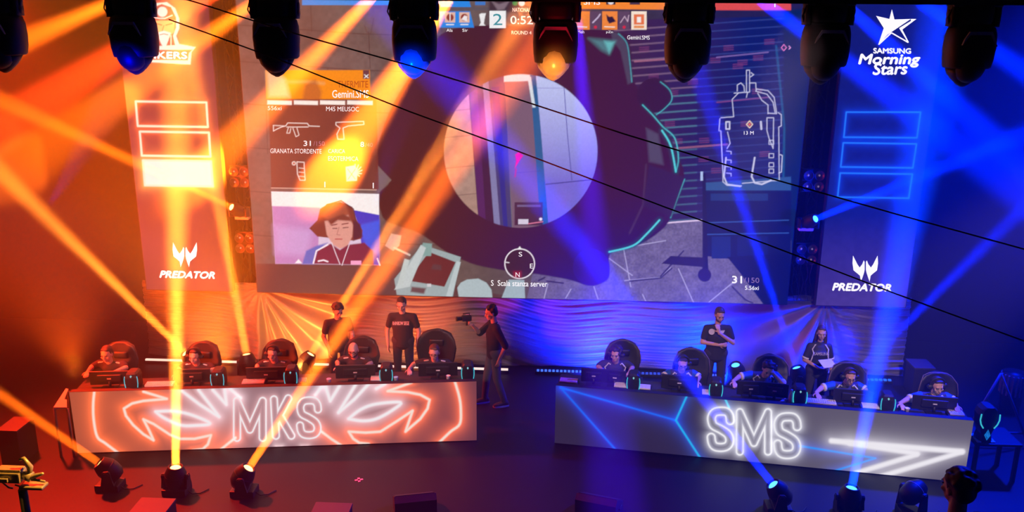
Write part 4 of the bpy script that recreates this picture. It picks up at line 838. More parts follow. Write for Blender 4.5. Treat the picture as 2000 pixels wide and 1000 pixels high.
# slatted bin far right, pale crate behind
p = P(1976, 765, 1.9); r = empty('slatted_bin', (p.x, 1.9, 0), 'tall dark bin with pale upright slats at the right edge', 'bin')
zb1 = p.z
mb = MB(); mb.cyl((0, 0, 0), (0, 0, zb1+.36), .16, .19, n=24); mb.build('bin_body', M_dark, r, smooth=True)
mb = MB()
for k in range(18): a = 2*PI*k/18; mb.box(((.195)*math.cos(a), .195*math.sin(a), zb1+.16), (.026, .026, .36), R=Matrix.Rotation(a, 3, 'Z'), bev=.004)
mb.build('slats', mat('pale_slat', (.35, .33, .4), .5), r)
p = P(1785, 722, 2.6); r = empty('flight_case', (p.x+.1, 2.6, 0), 'pale-topped flight case in the dark right of the blue drape', 'case')
mb = MB(); mb.box((0, 0, (p.z+.1)/2), (.34, .4, p.z+.1), bev=.02); mb.build('case_body', M_case, r); mb = MB(); mb.box((0, 0, p.z+.11), (.37, .43, .03), bev=.005); mb.build('lid', M_caselid, r)
mb = MB(); mb.box((0, -.21, p.z*.6), (.12, .02, .05), bev=.006); mb.build('latch', M_metal, r)
# ---- left side: white board at desk end, cases, wedges
q = [PZ(105, 799, .80), PZ(131, 799, .80), PZ(131, 784, .80), PZ(126, 783, .80), PZ(134, 763, .80), PZ(129, 762, .80)]
r = empty('corner_table', (q[0].x+.2, q[0].y+.3, 0), 'white corner table top showing beyond the left desk end', 'table'); I = Matrix.Translation(-r.location)
mb = MB(); mb.prism(q, (0, 0, .03)); o = mb.build('table_top', M_white, r); o.matrix_parent_inverse = I
for k in (0, 1, 4): mb = MB(); mb.cyl((q[k].x*.98+q[2].x*.02, q[k].y*.95+q[2].y*.05, 0), (q[k].x*.98+q[2].x*.02, q[k].y*.95+q[2].y*.05, .80), .02, n=8); o = mb.build('leg', M_fr, r, smooth=True); o.matrix_parent_inverse = I
def case(px0, px1, py, z, d, label, m=None, name='flight_case'):
    a, b = PZ(px0, py, z), PZ(px1, py, z); w = abs(b.x-a.x); r = empty(name, ((a.x+b.x)/2, min(a.y, b.y)-d/2, 0), label, 'case')
    mb = MB(); mb.box((0, 0, z/2), (w, d, z), bev=.012); mb.build('case_body', m or M_case, r)
    mb = MB(); mb.box((0, 0, z-.004), (w+.012, d+.012, .03), bev=.004); mb.build('lid', M_caselid, r)
    mb = MB(); mb.box((0, -d/2-.008, z*.6), (.10, .02, .04), bev=.004); mb.build('latch', M_metal, r)
case(277, 345, 973, .22, .5, 'low black case on the floor near the upright orange shaft'); case(618, 689, 982, .20, .5, 'low black case on the floor at the bottom, left of centre')
case(28, 68, 815, .55, .45, 'dark equipment case standing left of the left desk')
def wedge(px, py, label, rz):
    p = PZ(px, py, .0); r = empty('stage_monitor', p, label, 'loudspeaker', 'wedge loudspeakers at the front of the stage', rz)
    prof = [(-.22, 0), (.24, 0), (.20, .16), (-.16, .36), (-.24, .30)]; mb = MB(); mb.prism([Vector((-.28, y, z)) for y, z in prof], (.56, 0, 0)); mb.build('cabinet', M_case, r)
    mb = MB(); mb.prism([Vector((-.26, y+.006, z+.008)) for y, z in ((.19, .165), (-.15, .352), (-.155, .34), (.18, .155))], (.52, 0, 0)); mb.build('grille', M_dark, r)
    mb = MB(); mb.box((.29, 0, .16), (.02, .12, .03), bev=.004); mb.build('handle', M_metal, r)
wedge(810, 1000, 'black wedge loudspeaker at the bottom of the stage, left of centre', .25); wedge(1170, 1004, 'black wedge loudspeaker at the bottom of the stage, under the blue lines', -.3)
# little cross of tape on the floor
mb = MB(); p = PZ(701, 937, .003)
for a in (.35, 1.9): mb.box((0, 0, 0), (.12, .035, .002), R=Matrix.Rotation(a, 3, 'Z'))
o = mb.build('tape_mark', mat('tape_cream', (.9, .75, .5), .6, emit=(.9, .7, .4), estr=.0)); o.location = p; tag(o, 'small cream tape cross stuck on the stage floor', 'tape')

# ---- gaming chairs
M_seat = mat('chair_leather', (.008, .007, .008), .5); M_gold = mat('chair_piping', (.12, .08, .055), .5)
def chair(px, py_top, Y, label, z_top=1.36, w=.30, gold=False, rz=0.0, hexa=False, group='gaming chairs at the desks'):
    p = P(px, py_top, Y); zt2 = p.z; r = empty('gaming_chair', (p.x, Y, 0), label, 'chair', group, rz)
    mb = MB(); prof = [(.50, .20, 0), (.62, .25, .02), (.80, .27, .04), (.95, .29, .06), (zt2-.28, w, .09), (zt2-.14, w*.92, .10), (zt2-.05, w*.70, .11), (zt2-.01, w*.45, .115), (zt2, w*.2, .115)]
    secs = []
    for z, hw, y in prof:
        n = 16; s_ = []
        for k in range(n):
            a = 2*PI*k/n; x = math.cos(a); yy = math.sin(a); s_.append(Vector((hw*math.copysign(abs(x)**.8, x), y+.06*yy-(.09*abs(x)**3 if z < zt2-.1 else .04*abs(x)**2), z)))
        secs.append(s_)
    mb.loft(secs); back = mb.build('backrest', M_seat, r, smooth=True)
    mb = MB(); pts = [Vector((-hw*1.0, y-(.11 if z < zt2-.1 else .03), z)) for z, hw, y in prof[3:]]+[Vector((hw*1.0, y-(.11 if z < zt2-.1 else .03), z)) for z, hw, y in reversed(prof[3:])]; mb.pipe(pts, .009, n=6); mb.build('piping', M_gold if gold else M_seat, back, smooth=True)
    mb = MB(); mb.box((0, .03, zt2-.20), (.24, .06, .12), bev=.028); mb.build('head_cushion', M_seat, r, smooth=True)
    mb = MB(); mb.box((0, -.20, .42), (.52, .46, .10), bev=.04); mb.build('seat', M_seat, r)
    for sg in (-1, 1): mb = MB(); mb.box((sg*.31, -.14, .68), (.08, .26, .03), bev=.01); mb.box((sg*.31, -.10, .56), (.03, .06, .22), bev=.006); mb.build('armrest', M_black, r)
    mb = MB(); mb.cyl((0, -.12, .10), (0, -.12, .41), .03); mb.build('gas_lift', M_metal, r, smooth=True)
    mb = MB()
    for k in range(5): a = 2*PI*k/5; mb.cap((0, -.12, .10), (.30*math.cos(a), -.12+.30*math.sin(a), .07), .025, .018, n=8); mb.ell((.30*math.cos(a), -.12+.30*math.sin(a), .03), (.03, .02, .03), n=10, m=6)
    mb.build('star_base', M_black, r, smooth=True)
def seat_y(px, py, z): return PZ(px, py, z).y+.12+.32
for a in ((232, 672, 'dark chair of the first left player, half lost in red haze', 208, 698, 1.27), (395, 672, 'chair of the second left player, tinted by the orange shaft', 380, 702, 1.25), (545, 668, 'round-topped black chair of the third left player', 533, 697, 1.22), (706, 662, 'black chair behind the bald player', 690, 690, 1.2), (852, 648, 'tallest black shell chair, behind the player nearest the cameraman', 848, 695, 1.2)):
    chair(a[0], a[1], seat_y(*a[3:]), a[2], w=.33 if a[0] == 852 else .30)
for a in ((1213, 668, 'dark chair of the first right player with a pale top edge', 1203, 698, 1.21), (1348, 685, 'chair of the second right player beside the blue shaft', 1333, 716, 1.21), (1503, 698, 'chair with tan piping behind the player hiding his face', 1500, 728, 1.16), (1655, 712, 'chair behind the player with glasses', 1660, 742, 1.24), (1832, 732, 'dark chair with tan-edged top behind the rightmost player', 1831, 760, 1.24)):
    chair(a[0]+4, a[1], seat_y(*a[3:]), a[2], gold=True)

# ------------------------------------------------------------------ people
M_eye = mat('eye_white', (.22, .18, .17), .4); M_iris = mat('eye_dark', (.02, .012, .01), .2); M_lip = mat('lips', (.42, .17, .14), .5); M_hair = mat('hair_dark', (.022, .014, .012), .55, noise=.4, nscale=60)
M_hairb = mat('hair_brown', (.07, .032, .02), .5, noise=.4, nscale=60); M_tee = mat('tee_black', (.022, .020, .026), .9); M_jblack = mat('jersey_black', (.03, .03, .045), .75); M_jblue = mat('jersey_blue', (.008, .09, .48), .65); M_wtrim = mat('jersey_white', (.78, .76, .78), .7)
M_denim = mat('trousers_dark', (.035, .032, .042), .85, noise=.2); M_grey = mat('trousers_grey', (.10, .09, .10), .85, noise=.2); M_shoe = mat('shoe_dark', (.03, .03, .035), .6); M_sole = mat('shoe_sole', (.55, .52, .55), .6); M_frame = mat('glasses_frame', (.01, .01, .01), .3); M_skin2 = mat('skin_tan', (.66, .38, .28), .55, noise=.08)
V = Vector
STAND = dict(pelvis=(0, .0, .97), chest=(0, -.01, 1.25), neck=(0, .0, 1.47), head=(0, -.03, 1.645), shL=(-.178, 0, 1.395), shR=(.178, 0, 1.395), elL=(-.245, .02, 1.14), elR=(.245, .02, 1.14), wrL=(-.25, -.07, .90), wrR=(.25, -.07, .90), hipL=(-.095, 0, .95), hipR=(.095, 0, .95), knL=(-.105, -.02, .51), knR=(.105, -.02, .51), anL=(-.115, .03, .09), anR=(.115, .03, .09), hdL=(0, -.1, -1), hdR=(0, -.1, -1), hnL=(1, 0, 0), hnR=(-1, 0, 0), curl=.35)
SIT = dict(pelvis=(0, .10, .58), chest=(0, .03, .86), neck=(0, -.05, 1.06), head=(0, -.12, 1.205), shL=(-.18, -.03, 1.01), shR=(.18, -.03, 1.01), elL=(-.26, -.10, .985), elR=(.26, -.10, .985), wrL=(-.20, -.33, .012+1.0), wrR=(.20, -.33, .012+1.0), hipL=(-.10, .08, .57), hipR=(.10, .08, .57), knL=(-.13, -.36, .57), knR=(.13, -.36, .57), anL=(-.13, -.28, .09), anR=(.13, -.28, .09), hdL=(.25, -1, -.05), hdR=(-.25, -1, -.05), hnL=(0, 0, -1), hnR=(0, 0, -1), curl=.3)
def hand(mb, w, d, n, side, curl):
    w, d, n = V(w), V(d).normalized(), V(n); n = (n-d*n.dot(d)).normalized(); s = d.cross(n).normalized()
    mb.cap(w-d*.01, w+d*.03, .022, .022, 10, 1.15, s); mb.cap(w+d*.03, w+d*.078, .0165, .0155, 12, 2.1, s)
    for off, L in ((-.031, .056), (-.0105, .072), (.0105, .076), (.031, .066)):
        o = off*side; b = w+d*.085+s*o; c = curl; d1 = (d*math.cos(c)+n*math.sin(c)+s*o*2).normalized(); d2 = (d*math.cos(c*2.2)+n*math.sin(c*2.2)+s*o).normalized()
        m = b+d1*L*.55; mb.cap(b, m, .0098, .009, 8, rings=2); mb.cap(m, m+d2*L*.45, .009, .0078, 8, rings=2)
    t0 = w+d*.03+s*(.028*side); t1 = t0+(d*.55+s*side*.75+n*.25).normalized()*.038; mb.cap(t0, t1, .012, .0105, 8, rings=2); mb.cap(t1, t1+(d*.9+s*side*.2+n*.35).normalized()*.03, .0105, .0085, 8, rings=2)
def person(label, loc, rz=0.0, J=None, base=STAND, hp=0.0, hy=0.0, hr=0.0, skin=None, hair='short', hairm=None, shirt=None, sleeve=None, sleeve_len=.62, cuffs=False, stripes=False, legs=None, beard=False, glasses=False, headset=False, scale=1.0, z=0.0, shoulder_dash=False, group=None, female=False, collar=None, feet=True):
    j = dict(base); j.update(J or {}); skin = skin or M_skin; shirt = shirt or M_tee; legs = legs or M_denim; hairm = hairm or M_hair
    r = empty('person', (loc[0], loc[1], z), label, 'person', group, rz, scale); G = lambda k: V(j[k])
    H = G('head'); Rh = (Matrix.Rotation(hy, 3, 'Z')@Matrix.Rotation(hr, 3, 'Y')@Matrix.Rotation(hp, 3, 'X')); h = lambda *p: H+Rh@V(p)
    mb = MB()   # the body: one surface
    mb.ell(h(0, .012, .025), (.074, .094, .092), Rh); mb.ell(h(0, -.028, -.045), (.054, .058, .062), Rh); mb.ell(h(0, -.062, -.088), (.024, .022, .018), Rh)
    mb.cap(h(0, -.078, .018), h(0, -.100, -.022), .010, .0155, 8); mb.cap(h(-.034, -.074, .034), h(.034, -.074, .034), .014, .014, 8); mb.ell(h(0, -.083, -.058), (.022, .011, .010), Rh)
    for s in (-1, 1): mb.ell(h(s*.044, -.062, -.018), (.022, .018, .018), Rh); mb.ell(h(s*.076, .012, -.008), (.010, .022, .032), Rh)
    nk = G('neck'); mb.cap(nk-V((0, 0, .03)), h(0, .02, -.05), .056 if not female else .046, .052 if not female else .044, 12)
    pe, ch = G('pelvis'), G('chest'); mb.cap(pe, ch, .09, .10, 14, 1.3, (1, 0, 0)); mb.cap(ch, nk-V((0, 0, .13)), .10, .07, 14, 1.4, (1, 0, 0)); mb.cap(G('shL'), G('shR'), .042, .042)
    for s, S in ((-1, 'L'), (1, 'R')):
        mb.cap(G('sh'+S), G('el'+S), .052, .041); mb.cap(G('el'+S), G('wr'+S), .041, .026); hand(mb, G('wr'+S), j['hd'+S], j['hn'+S], s if S == 'R' else s, j.get('curl'+S, j['curl']))
        mb.cap(G('hip'+S), G('kn'+S), .078, .052); mb.cap(G('kn'+S), G('an'+S), .052, .036)
    body = mb.build('body', skin, r, remesh=.0085)
    # clothes
    mb = MB(); wx = 1.36 if female else 1.45
    mb.cap(pe+V((0, 0, -.02 if base is SIT else -.06)), pe.lerp(ch, .6), .124, .112 if female else .122, 16, wx, (1, 0, 0)); mb.cap(pe.lerp(ch, .5), ch, .114 if female else .122, .128, 16, wx, (1, 0, 0)); mb.cap(ch, nk-V((0, -.005, .115)), .127, .100, 16, 1.45, (1, 0, 0)); [mb.cap(nk+V((s*.03, .005, -.055)), G('sh'+S)+V((-s*.02, 0, 0)), .056, .062, 12) for s, S in ((-1, 'L'), (1, 'R'))]
    mb.cap(G('shL')+V((.03, 0, -.01)), G('shR')+V((-.03, 0, -.01)), .066, .066, 12); mb.cap(nk+V((0, 0, -.05)), nk+V((0, 0, -.02)), .068, .060, 14)
    mb.cyl(pe+V((0, 0, -.10 if base is not SIT else -.04)), pe+V((0, 0, .02)), .126, .124, 18, sx=wx*.98, side=(1, 0, 0))
    if female: mb.ell(ch+V((0, -.075, .02)), (.13, .065, .07))
    sl = sleeve or shirt
    def arm(mb, S): 
        a, e, w = G('sh'+S), G('el'+S), G('wr'+S)
        if sleeve_len <= 1: mb.cap(a, a.lerp(e, sleeve_len), .064, .058)
        else: mb.cap(a, e, .064, .052); mb.cap(e, e.lerp(w, sleeve_len-1), .052, .040)
    if sl is shirt:
        for S in 'LR': arm(mb, S)
    sh = mb.build('jersey' if stripes else 'shirt', shirt, r, remesh=.013)
    if sl is not shirt:
        for S in 'LR': m2 = MB(); arm(m2, S); so = m2.build('sleeve', sl, r, remesh=.013); so['label'] = 'blue sleeve'
    if cuffs:
        for S in 'LR':
            a, e = G('sh'+S), G('el'+S); c = a.lerp(e, sleeve_len+.12); d = (e-a).normalized(); m2 = MB(); m2.cyl(c-d*.016, c+d*.016, .062, .060, 16); so = m2.build('cuff', M_wtrim, r, smooth=True); so['label'] = 'white cuff'
    if stripes:
        for s, S in ((-1, 'L'), (1, 'R')):
            a = G('sh'+S); m2 = MB(); m2.pipe([nk+V((s*.075, -.05, -.035)), a.lerp(nk, .45)+V((0, -.045, .01)), a+V((-s*.02, -.066, -.03)), a.lerp(ch, .45)+V((s*.035, -.10, -.03)), ch+V((s*.15, -.09, -.09)), pe.lerp(ch, .4)+V((s*.158, -.055, 0))], .012, n=6); so = m2.build('stripe', M_wtrim, r, smooth=True); so['label'] = 'white stripe'
    if shoulder_dash:
        for s, S in ((-1, 'L'), (1, 'R')): a = G('sh'+S); m2 = MB(); m2.cap(a.lerp(nk, .42)+V((0, -.03, .025)), a.lerp(nk, .12)+V((0, -.052, .038)), .011, .011, 6); m2.build('shoulder_mark', M_wtrim, r, smooth=True)
    if collar: m2 = MB(); m2.pipe([nk+V((math.cos(a)*.060, math.sin(a)*.058, -.018-.03*(math.sin(a) < -.5))) for a in [2*PI*i/16 for i in range(16)]], .009, n=6, closed=True); m2.build('collar', collar, r, smooth=True)
    mb = MB(); mb.cap(G('hipL')+V((0, 0, .02)), G('hipR')+V((0, 0, .02)), .108, .108, 14)
    for S in 'LR': mb.cap(G('hip'+S), G('kn'+S), .095, .068); mb.cap(G('kn'+S), G('an'+S)+V((0, 0, .02)), .068, .056)
    mb.build('trousers', legs, r, remesh=.016)
    if feet:
        for S in 'LR':
            a = G('an'+S); f = j.get('ft'+S, (0, -1, 0)); f = V(f).normalized(); sd = V((-f.y, f.x, 0))
            m2 = MB(); m2.loft([[c+sd*(math.cos(t)*w)+V((0, 0, max(-.0, 1)*hh*(.5+.5*math.sin(t)))) for t in [2*PI*i/12 for i in range(12)]] for c, w, hh in ((V((a.x, a.y, .015))-f*.075, .025, .06), (V((a.x, a.y, .015))-f*.05, .038, .095), (V((a.x, a.y, .015)), .042, .10), (V((a.x, a.y, .015))+f*.08, .048, .07), (V((a.x, a.y, .015))+f*.15, .046, .05), (V((a.x, a.y, .015))+f*.185, .025, .03))]); so = m2.build('shoe', M_shoe, r, smooth=True)
            m2 = MB(); m2.prism([V((a.x, a.y, 0))+f*u+sd*w for u, w in ((-.08, -.028), (.0, -.045), (.1, -.051), (.16, -.047), (.19, -.02), (.19, .02), (.16, .047), (.1, .051), (0, .045), (-.08, .028))], (0, 0, .022)); m2.build('sole', M_sole, so)
    # face
    for s in (-1, 1):
        m2 = MB(); m2.ell(h(s*.032, -.079, .008), (.014, .007, .007), Rh, 10, 8); e = m2.build('eye', M_eye, r, smooth=True)
        m2 = MB(); m2.ell(h(s*.032, -.0845, .007), (.0055, .003, .0055), Rh, 8, 6); m2.build('iris', M_iris, e, smooth=True)
        if hair != 'none': m2 = MB(); m2.cap(h(s*.017, -.088, .028), h(s*.046, -.080, .030), .0045, .0035, 6); m2.build('eyebrow', hairm, r, smooth=True)
    m2 = MB(); m2.ell(h(0, -.092, -.056), (.021, .006, .005), Rh, 10, 6); m2.ell(h(0, -.090, -.063), (.017, .006, .005), Rh, 10, 6); m2.build('lips', M_lip, r, smooth=True)
    if hair not in ('none', 'bald'):
        mb = MB(); mb.ell(h(0, .036, .048), (.083, .088, .084), Rh); mb.ell(h(0, .058, -.002), (.080, .066, .075), Rh); mb.cap(h(-.036, -.030, .098), h(.040, -.034, .096), .020, .022, 10)
        for s in (-1, 1): mb.cap(h(s*.070, .0, .045), h(s*.074, .002, .005), .014, .008, 8)
        rs = random.Random(len(label))
        if hair in ('curly', 'thick'):
            for k in range(46 if hair == 'curly' else 24): a, b = rs.uniform(0, 2*PI), rs.uniform(-.1, 1.4); q = V((math.cos(a)*math.cos(b)*.088, .03+math.sin(a)*math.cos(b)*.095, .04+math.sin(b)*.085)); (mb.ell(h(*q), (.028,)*3, n=8, m=6) if (q.y > -.035 or q.z > .085) else None)
        if hair == 'long':
            for s, L in ((-1, .22), (1, .40)): mb.cap(h(s*.070, .03, .02), h(s*.085, .03, -.12), .030, .034, 10); mb.cap(h(s*.085, .03, -.12), h(s*.10, -.02 if s > 0 else .06, -L), .034, .022, 10)
            mb.cap(h(0, .08, -.05), h(0, .10, -.22), .06, .05, 10, 1.3, (1, 0, 0))
        mb.build('hair', hairm, r, remesh=.010)
    if beard:
        mb = MB(); mb.ell(h(0, -.030, -.065), (.057, .060, .048), Rh); 
        for s in (-1, 1): mb.cap(h(s*.066, -.005, -.02), h(s*.050, -.04, -.07), .014, .018, 8)
        mb.build('beard', hairm, r, remesh=.010)
    if glasses:
        m2 = MB()
        for s in (-1, 1): m2.pipe([h(s*.034+.023*math.cos(a), -.097, .008+.017*math.sin(a)) for a in [2*PI*i/14 for i in range(14)]], .0032, n=6, closed=True); m2.cap(h(s*.057, -.096, .012), h(s*.080, .01, .010), .003, .003, 6)
        m2.cap(h(-.011, -.099, .010), h(.011, -.099, .010), .003, .003, 6); m2.build('glasses', M_frame, r, smooth=True)
    if headset:
        m2 = MB(); m2.pipe([h(.098*math.cos(a), .012, .02+.118*math.sin(a)) for a in [PI*i/16 for i in range(17)]], .012, n=8)
        for s in (-1, 1): m2.cap(h(s*.082, .01, -.005), h(s*.108, .01, -.005), .036, .034, 14)
        m2.pipe([h(-.10, -.01, -.02), h(-.10, -.06, -.06), h(-.06, -.10, -.075)], .004, n=6); m2.build('headset', M_black, r, remesh=0, smooth=True)
    return r
def at_head(px, py, z, up=0.0):
    p = PZ(px, py, z); return p
# ---- left team
gl, gr = 'players of the left team', 'players of the right team'
def player(px, py, zh, label, **k):
    p = PZ(px, py-6, zh); J = k.get('J') or {}; hd = [c*1.06 for c in J.get('head', SIT['head'])]; k['z'] = zh-hd[2]; k['scale'] = 1.06
    return person(label, (p.x-hd[0], p.y-hd[1]), base=SIT, group=k.pop('grp'), feet=True, **k)
player(208, 698, 1.27, 'first left player in the red haze, head bowed, pale collar', grp=gl, hp=.22, shoulder_dash=True, collar=M_wtrim, hair='short')
player(380, 702, 1.25, 'second left player, washed in orange beside the upright shaft', grp=gl, hp=.18, headset=True, hair='short', shoulder_dash=True)
player(533, 697, 1.22, 'third left player wearing a headset, face lowered', grp=gl, hp=.18, headset=True, shoulder_dash=True, J=dict(wrR=(.30, -.36, .012+1.0)))
player(690, 690, 1.20, 'bald left player with glasses and dark beard', grp=gl, hp=.2, hair='bald', beard=True, glasses=True, shoulder_dash=True)
player(848, 695, 1.20, 'fifth left player with glasses, in the tallest shell chair', grp=gl, hp=.22, hairm=M_hairb, glasses=True, shoulder_dash=True, collar=M_jblack, J=dict(wrL=(-.36, -.33, .012+1.0), elL=(-.33, -.08, .985)))
# ---- right team
kr = dict(grp=gr, shirt=M_jblack, sleeve=M_jblue, stripes=True, cuffs=True, sleeve_len=.72)
player(1203, 698, 1.21, 'first right player with headset looking down to his right', hp=.18, hy=-.35, headset=True, hair='thick', grp=gr, stripes=True, shirt=M_jblack, sleeve_len=.8)
player(1333, 716, 1.21, 'second right player with pale face half behind the blue shaft', hp=.35, headset=True, glasses=True, hair='short', **kr)
player(1500, 728, 1.16, 'third right player resting his face in one hand', hp=.5, hr=.15, hair='thick', J=dict(elL=(-.36, -.08, .995), wrL=(-.50, -.30, .012+1.0), hdL=(.1, -1, -.1), elR=(.24, -.30, .99), wrR=(.10, -.27, 1.13), hdR=(-.55, .18, .62), hnR=(-.3, .8, 0), curlR=.5, head=(.02, -.20, 1.17), neck=(0, -.10, 1.04)), **kr)
player(1660, 742, 1.24, 'fourth right player with glasses and headset, arm out on the desk', hp=.3, glasses=True, headset=True, hair='short', hairm=M_hairb, J=dict(elL=(-.36, -.10, .995), wrL=(-.50, -.30, 1.005), hdL=(.1, -1, -.05), head=(.0, -.16, 1.205)), **kr)
player(1831, 760, 1.24, 'rightmost seated player, short dark hair, arm stretched on the desk', hp=.3, hr=-.1, headset=True, hair='short', J=dict(elL=(-.38, -.12, .995), wrL=(-.56, -.30, 1.005), hdL=(.1, -1, -.05)), **kr)
# ---- standing people
def stander(px, py_top, hgt, label, **k):
    p = PZ(px, py_top, hgt); sc = hgt/1.765; return person(label, (p.x, p.y), scale=sc, **k), p
st, p = stander(656, 585, 1.76, 'person in a dark tee bending over behind the left desk', rz=.45, hp=.4, hy=.2, hair='curly', J=dict(head=(0, -.13, 1.60), neck=(0, -.06, 1.45), chest=(0, -.03, 1.24), shL=(-.18, -.05, 1.38), shR=(.18, -.05, 1.38), elL=(-.25, -.02, 1.12), wrL=(-.2, -.22, .95), elR=(.24, -.10, 1.13), wrR=(.18, -.32, 1.0)), headset=False)
st, p2 = stander(785, 578, 1.80, 'person in a black tee with white lettering, head bowed, arms down', hp=.35, hair='short', J=dict(head=(0, -.06, 1.63), shL=(-.19, 0, 1.395), shR=(.19, 0, 1.395), elL=(-.275, .01, 1.13), elR=(.275, .01, 1.13), wrL=(-.25, -.06, .90), wrR=(.25, -.06, .90)), shirt=M_tee, skin=M_skin2)
def chest_text(r, txt, quad, Y, m):
    T = MB(); px_text(T, txt, quad, (V((0, Y, 0)), V((0, -1, 0))), .012); o = T.build('lettering', m, r, fix=False); bpy.context.view_layer.update(); o.matrix_parent_inverse = r.matrix_world.inverted(); return o
chest_text(st, 'RAINBOW SIEGE', (767, 628, 799, 635, .0), p2.y-.178, M_wtrim)
# cameraman in profile
p3 = PZ(962, 795, 0.0)
cmn = person('cameraman in dark clothes pointing a small camera to the left', (p3.x+.02, p3.y+.12), rz=-1.25, base=STAND, hp=.25, scale=1.03, hair='thick', sleeve_len=1.0, legs=M_grey, collar=M_wtrim, shirt=M_tee,
    J=dict(head=(0, -.06, 1.63), elL=(-.20, -.20, 1.22), wrL=(-.06, -.36, 1.43), hdL=(.25, -.6, .3), hnL=(.3, .1, 1), curlL=.9, elR=(.26, .12, 1.13), wrR=(.24, .02, .90), hdR=(0, -.25, -1), knL=(-.10, -.10, .50), anL=(-.10, -.14, .09), knR=(.10, .02, .50), anR=(.12, .14, .09)))
def video_camera(at, rz):
    r = empty('video_camera', at, 'small black video camera held up by the cameraman', 'camera', None, rz)
    mb = MB(); mb.box((0, 0, 0), (.08, .16, .09), bev=.012); mb.build('camera_body', M_black, r)
    mb = MB(); mb.lathe([(0, 0), (.032, 0), (.034, .05), (.040, .08), (.040, .10), (.03, .10), (.026, .085), (0, .08)], (0, -.08, 0), Matrix.Rotation(PI/2, 3, 'X'), 16); mb.build('camera_lens', M_shell, r, smooth=True)
    mb = MB(); mb.pipe([(0, -.06, .045), (0, -.06, .085), (0, .05, .085), (0, .05, .045)], .009, n=6); mb.build('top_handle', M_black, r, smooth=True)
    mb = MB(); mb.box((-.055, .04, .02), (.01, .09, .06), bev=.003); mb.build('flip_screen', M_trim, r)
    mb = MB(); mb.cyl((0, 0, -.13), (0, 0, -.045), .016, n=12); mb.build('grip', M_black, r, smooth=True)
bpy.context.view_layer.update(); w = cmn.matrix_world@V((-.02, -.46, 1.57)); video_camera(w, -1.25)
# man with crossed arms
st, p4 = stander(1405, 600, 1.80, 'bearded man in a black tee, arms crossed with a hand at his chin', hp=.35, hy=.15, hair='short', hairm=M_hairb, beard=True, skin=M_skin2, sleeve_len=.66,
    J=dict(head=(.01, -.04, 1.64), elL=(-.25, -.07, 1.17), wrL=(.00, -.185, 1.17), hdL=(1, -.05, .05), hnL=(0, 1, 0), elR=(.25, -.09, 1.18), wrR=(-.01, -.20, 1.385), hdR=(-.25, .12, 1), hnR=(-.2, 1, 0), curl=.35))
T = MB(); pl4 = (V((0, p4.y-.165, 0)), V((0, -1, 0))); px_poly(T, [(1390+6*math.cos(a), 648+6*math.sin(a)) for a in [2*PI*i/12 for i in range(12)]], pl4); px_poly(T, [(1401, 646), (1416, 645), (1413, 651), (1404, 650)], pl4)
o = T.build('chest_mark', M_wtrim, st, fix=False); bpy.context.view_layer.update(); o.matrix_parent_inverse = st.matrix_world.inverted(); o['label'] = 'white marks on the chest'
# woman with the sheet
st, p5 = stander(1605, 637, 1.66, 'woman with long dark hair in a black and white jersey holding a white sheet', hp=.15, hy=-.12, hair='long', hairm=M_hairb, female=True, shirt=M_jblack, stripes=True, cuffs=True, sleeve_len=.72,
    J=dict(shL=(-.158, 0, 1.39), shR=(.158, 0, 1.39), elL=(-.24, -.02, 1.14), wrL=(-.06, -.25, 1.09), hdL=(1, -.4, 0), hnL=(0, 0, 1), elR=(.235, .02, 1.13), wrR=(.23, -.08, .89)))
chest_text(st, 'SAMSUNG', (1590, 688, 1619, 694, .02), p5.y-.175, M_wtrim)
a = p5.y-.36; q = [P(1598, 704, a), P(1623, 702, a+.05), P(1635, 717, a-.12), P(1609, 719, a-.15)]
mb = MB(); c = sum(q, V())/4; mb.prism([x-c for x in q], (0, 0, .008)); o = mb.build('white_sheet', M_paper); o.location = c; tag(o, 'white clipboard sheet held by the long-haired woman', 'paper')
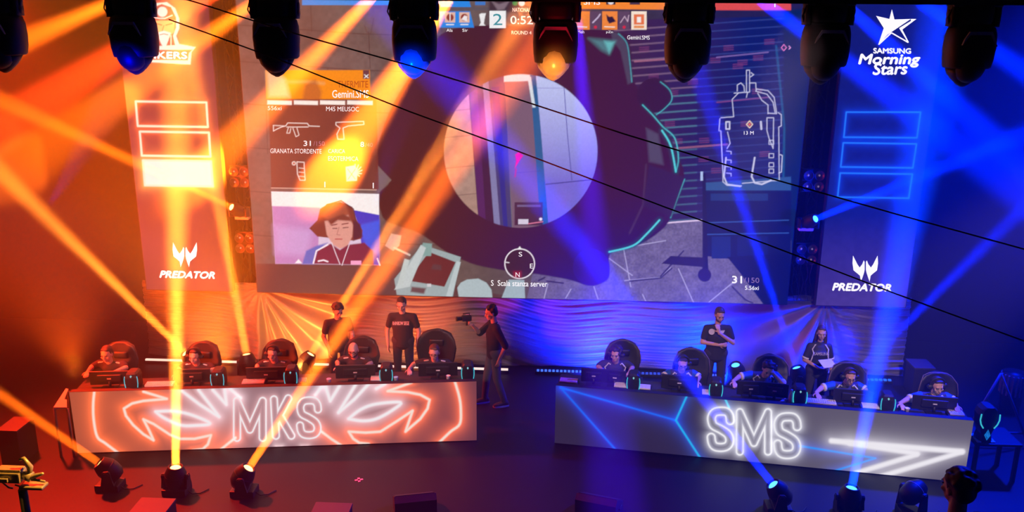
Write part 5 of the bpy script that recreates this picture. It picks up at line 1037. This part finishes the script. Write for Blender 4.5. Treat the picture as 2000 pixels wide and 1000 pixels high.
# spectator at the bottom right, seen from behind
zz = P(1880, 962, -6.4); person('spectator with bushy dark hair seen from behind, bottom right corner', (zz.x, -6.4+.03), rz=PI+.35, hp=.1, hair='curly', hairm=M_hair, z=zz.z-1.645*1.22, scale=1.22)
mb = MB(); mb.box((zz.x, -6.6, (zz.z-1.645*1.22)/2), (1.6, 1.6, zz.z-1.645*1.22)); o = mb.build('camera_riser', M_case); tag(o, 'black viewing riser under the bushy-haired spectator', 'platform')
# brightly lit camera rig at the lower left
Yr = -6.2; c = P(40, 930, Yr); r = empty('camera_rig', c, 'camera rig glowing amber in the lower left corner', 'camera')
M_rig = mat('rig_metal', (.45, .40, .34), .35, metal=.5); u = 1/245.; X_ = lambda x, y, d=0: V(((x-40)*u, d, (930-y)*u))
I = Matrix.Identity(4)
mb = MB(); mb.box(X_(18, 928), (56*u, .12, 22*u), bev=.01); mb.box(X_(22, 914), (50*u, .08, 5*u), bev=.004); mb.box(X_(16, 930, -.07), (18*u, .03, 8*u), bev=.004); mb.build('rig_body', M_rig, r)
mb = MB(); mb.pipe([X_(44, 893), X_(53, 889), (X_(58, 898)), X_(64, 908), X_(60, 922), X_(48, 924)], [.012, .015, .018, .022, .024, .018], n=8); mb.build('grip_arm', M_rig, r, smooth=True)
mb = MB(); mb.cyl(X_(48, 926), X_(62, 931), .035, .045); mb.cap(X_(62, 931), X_(86, 923), .022, .014); mb.cap(X_(64, 936), X_(88, 940), .014, .010); mb.build('lens_barrel', M_rig, r, smooth=True)
mb = MB(); mb.pipe([X_(0, 945), X_(12, 957), X_(20, 958)], .008, n=6); mb.pipe([X_(26, 950), X_(36, 953), X_(44, 948), X_(38, 958)], .008, n=6); mb.build('cable', M_rig, r, smooth=True)
mb = MB(); mb.box((.10, 0, -.085), (.20, .10, .03), bev=.01); mb.build('head_plate', M_rig, r, smooth=True)
mb = MB(); mb.cyl((0, 0, -.12), (0, 0, -c.z), .035, n=10); mb.build('pedestal', M_metal, r, smooth=True)
spot('rig_amber', c+V((1.0, .2, 1.2)), c, 420, (1, .40, .04), 26, .8, .03)
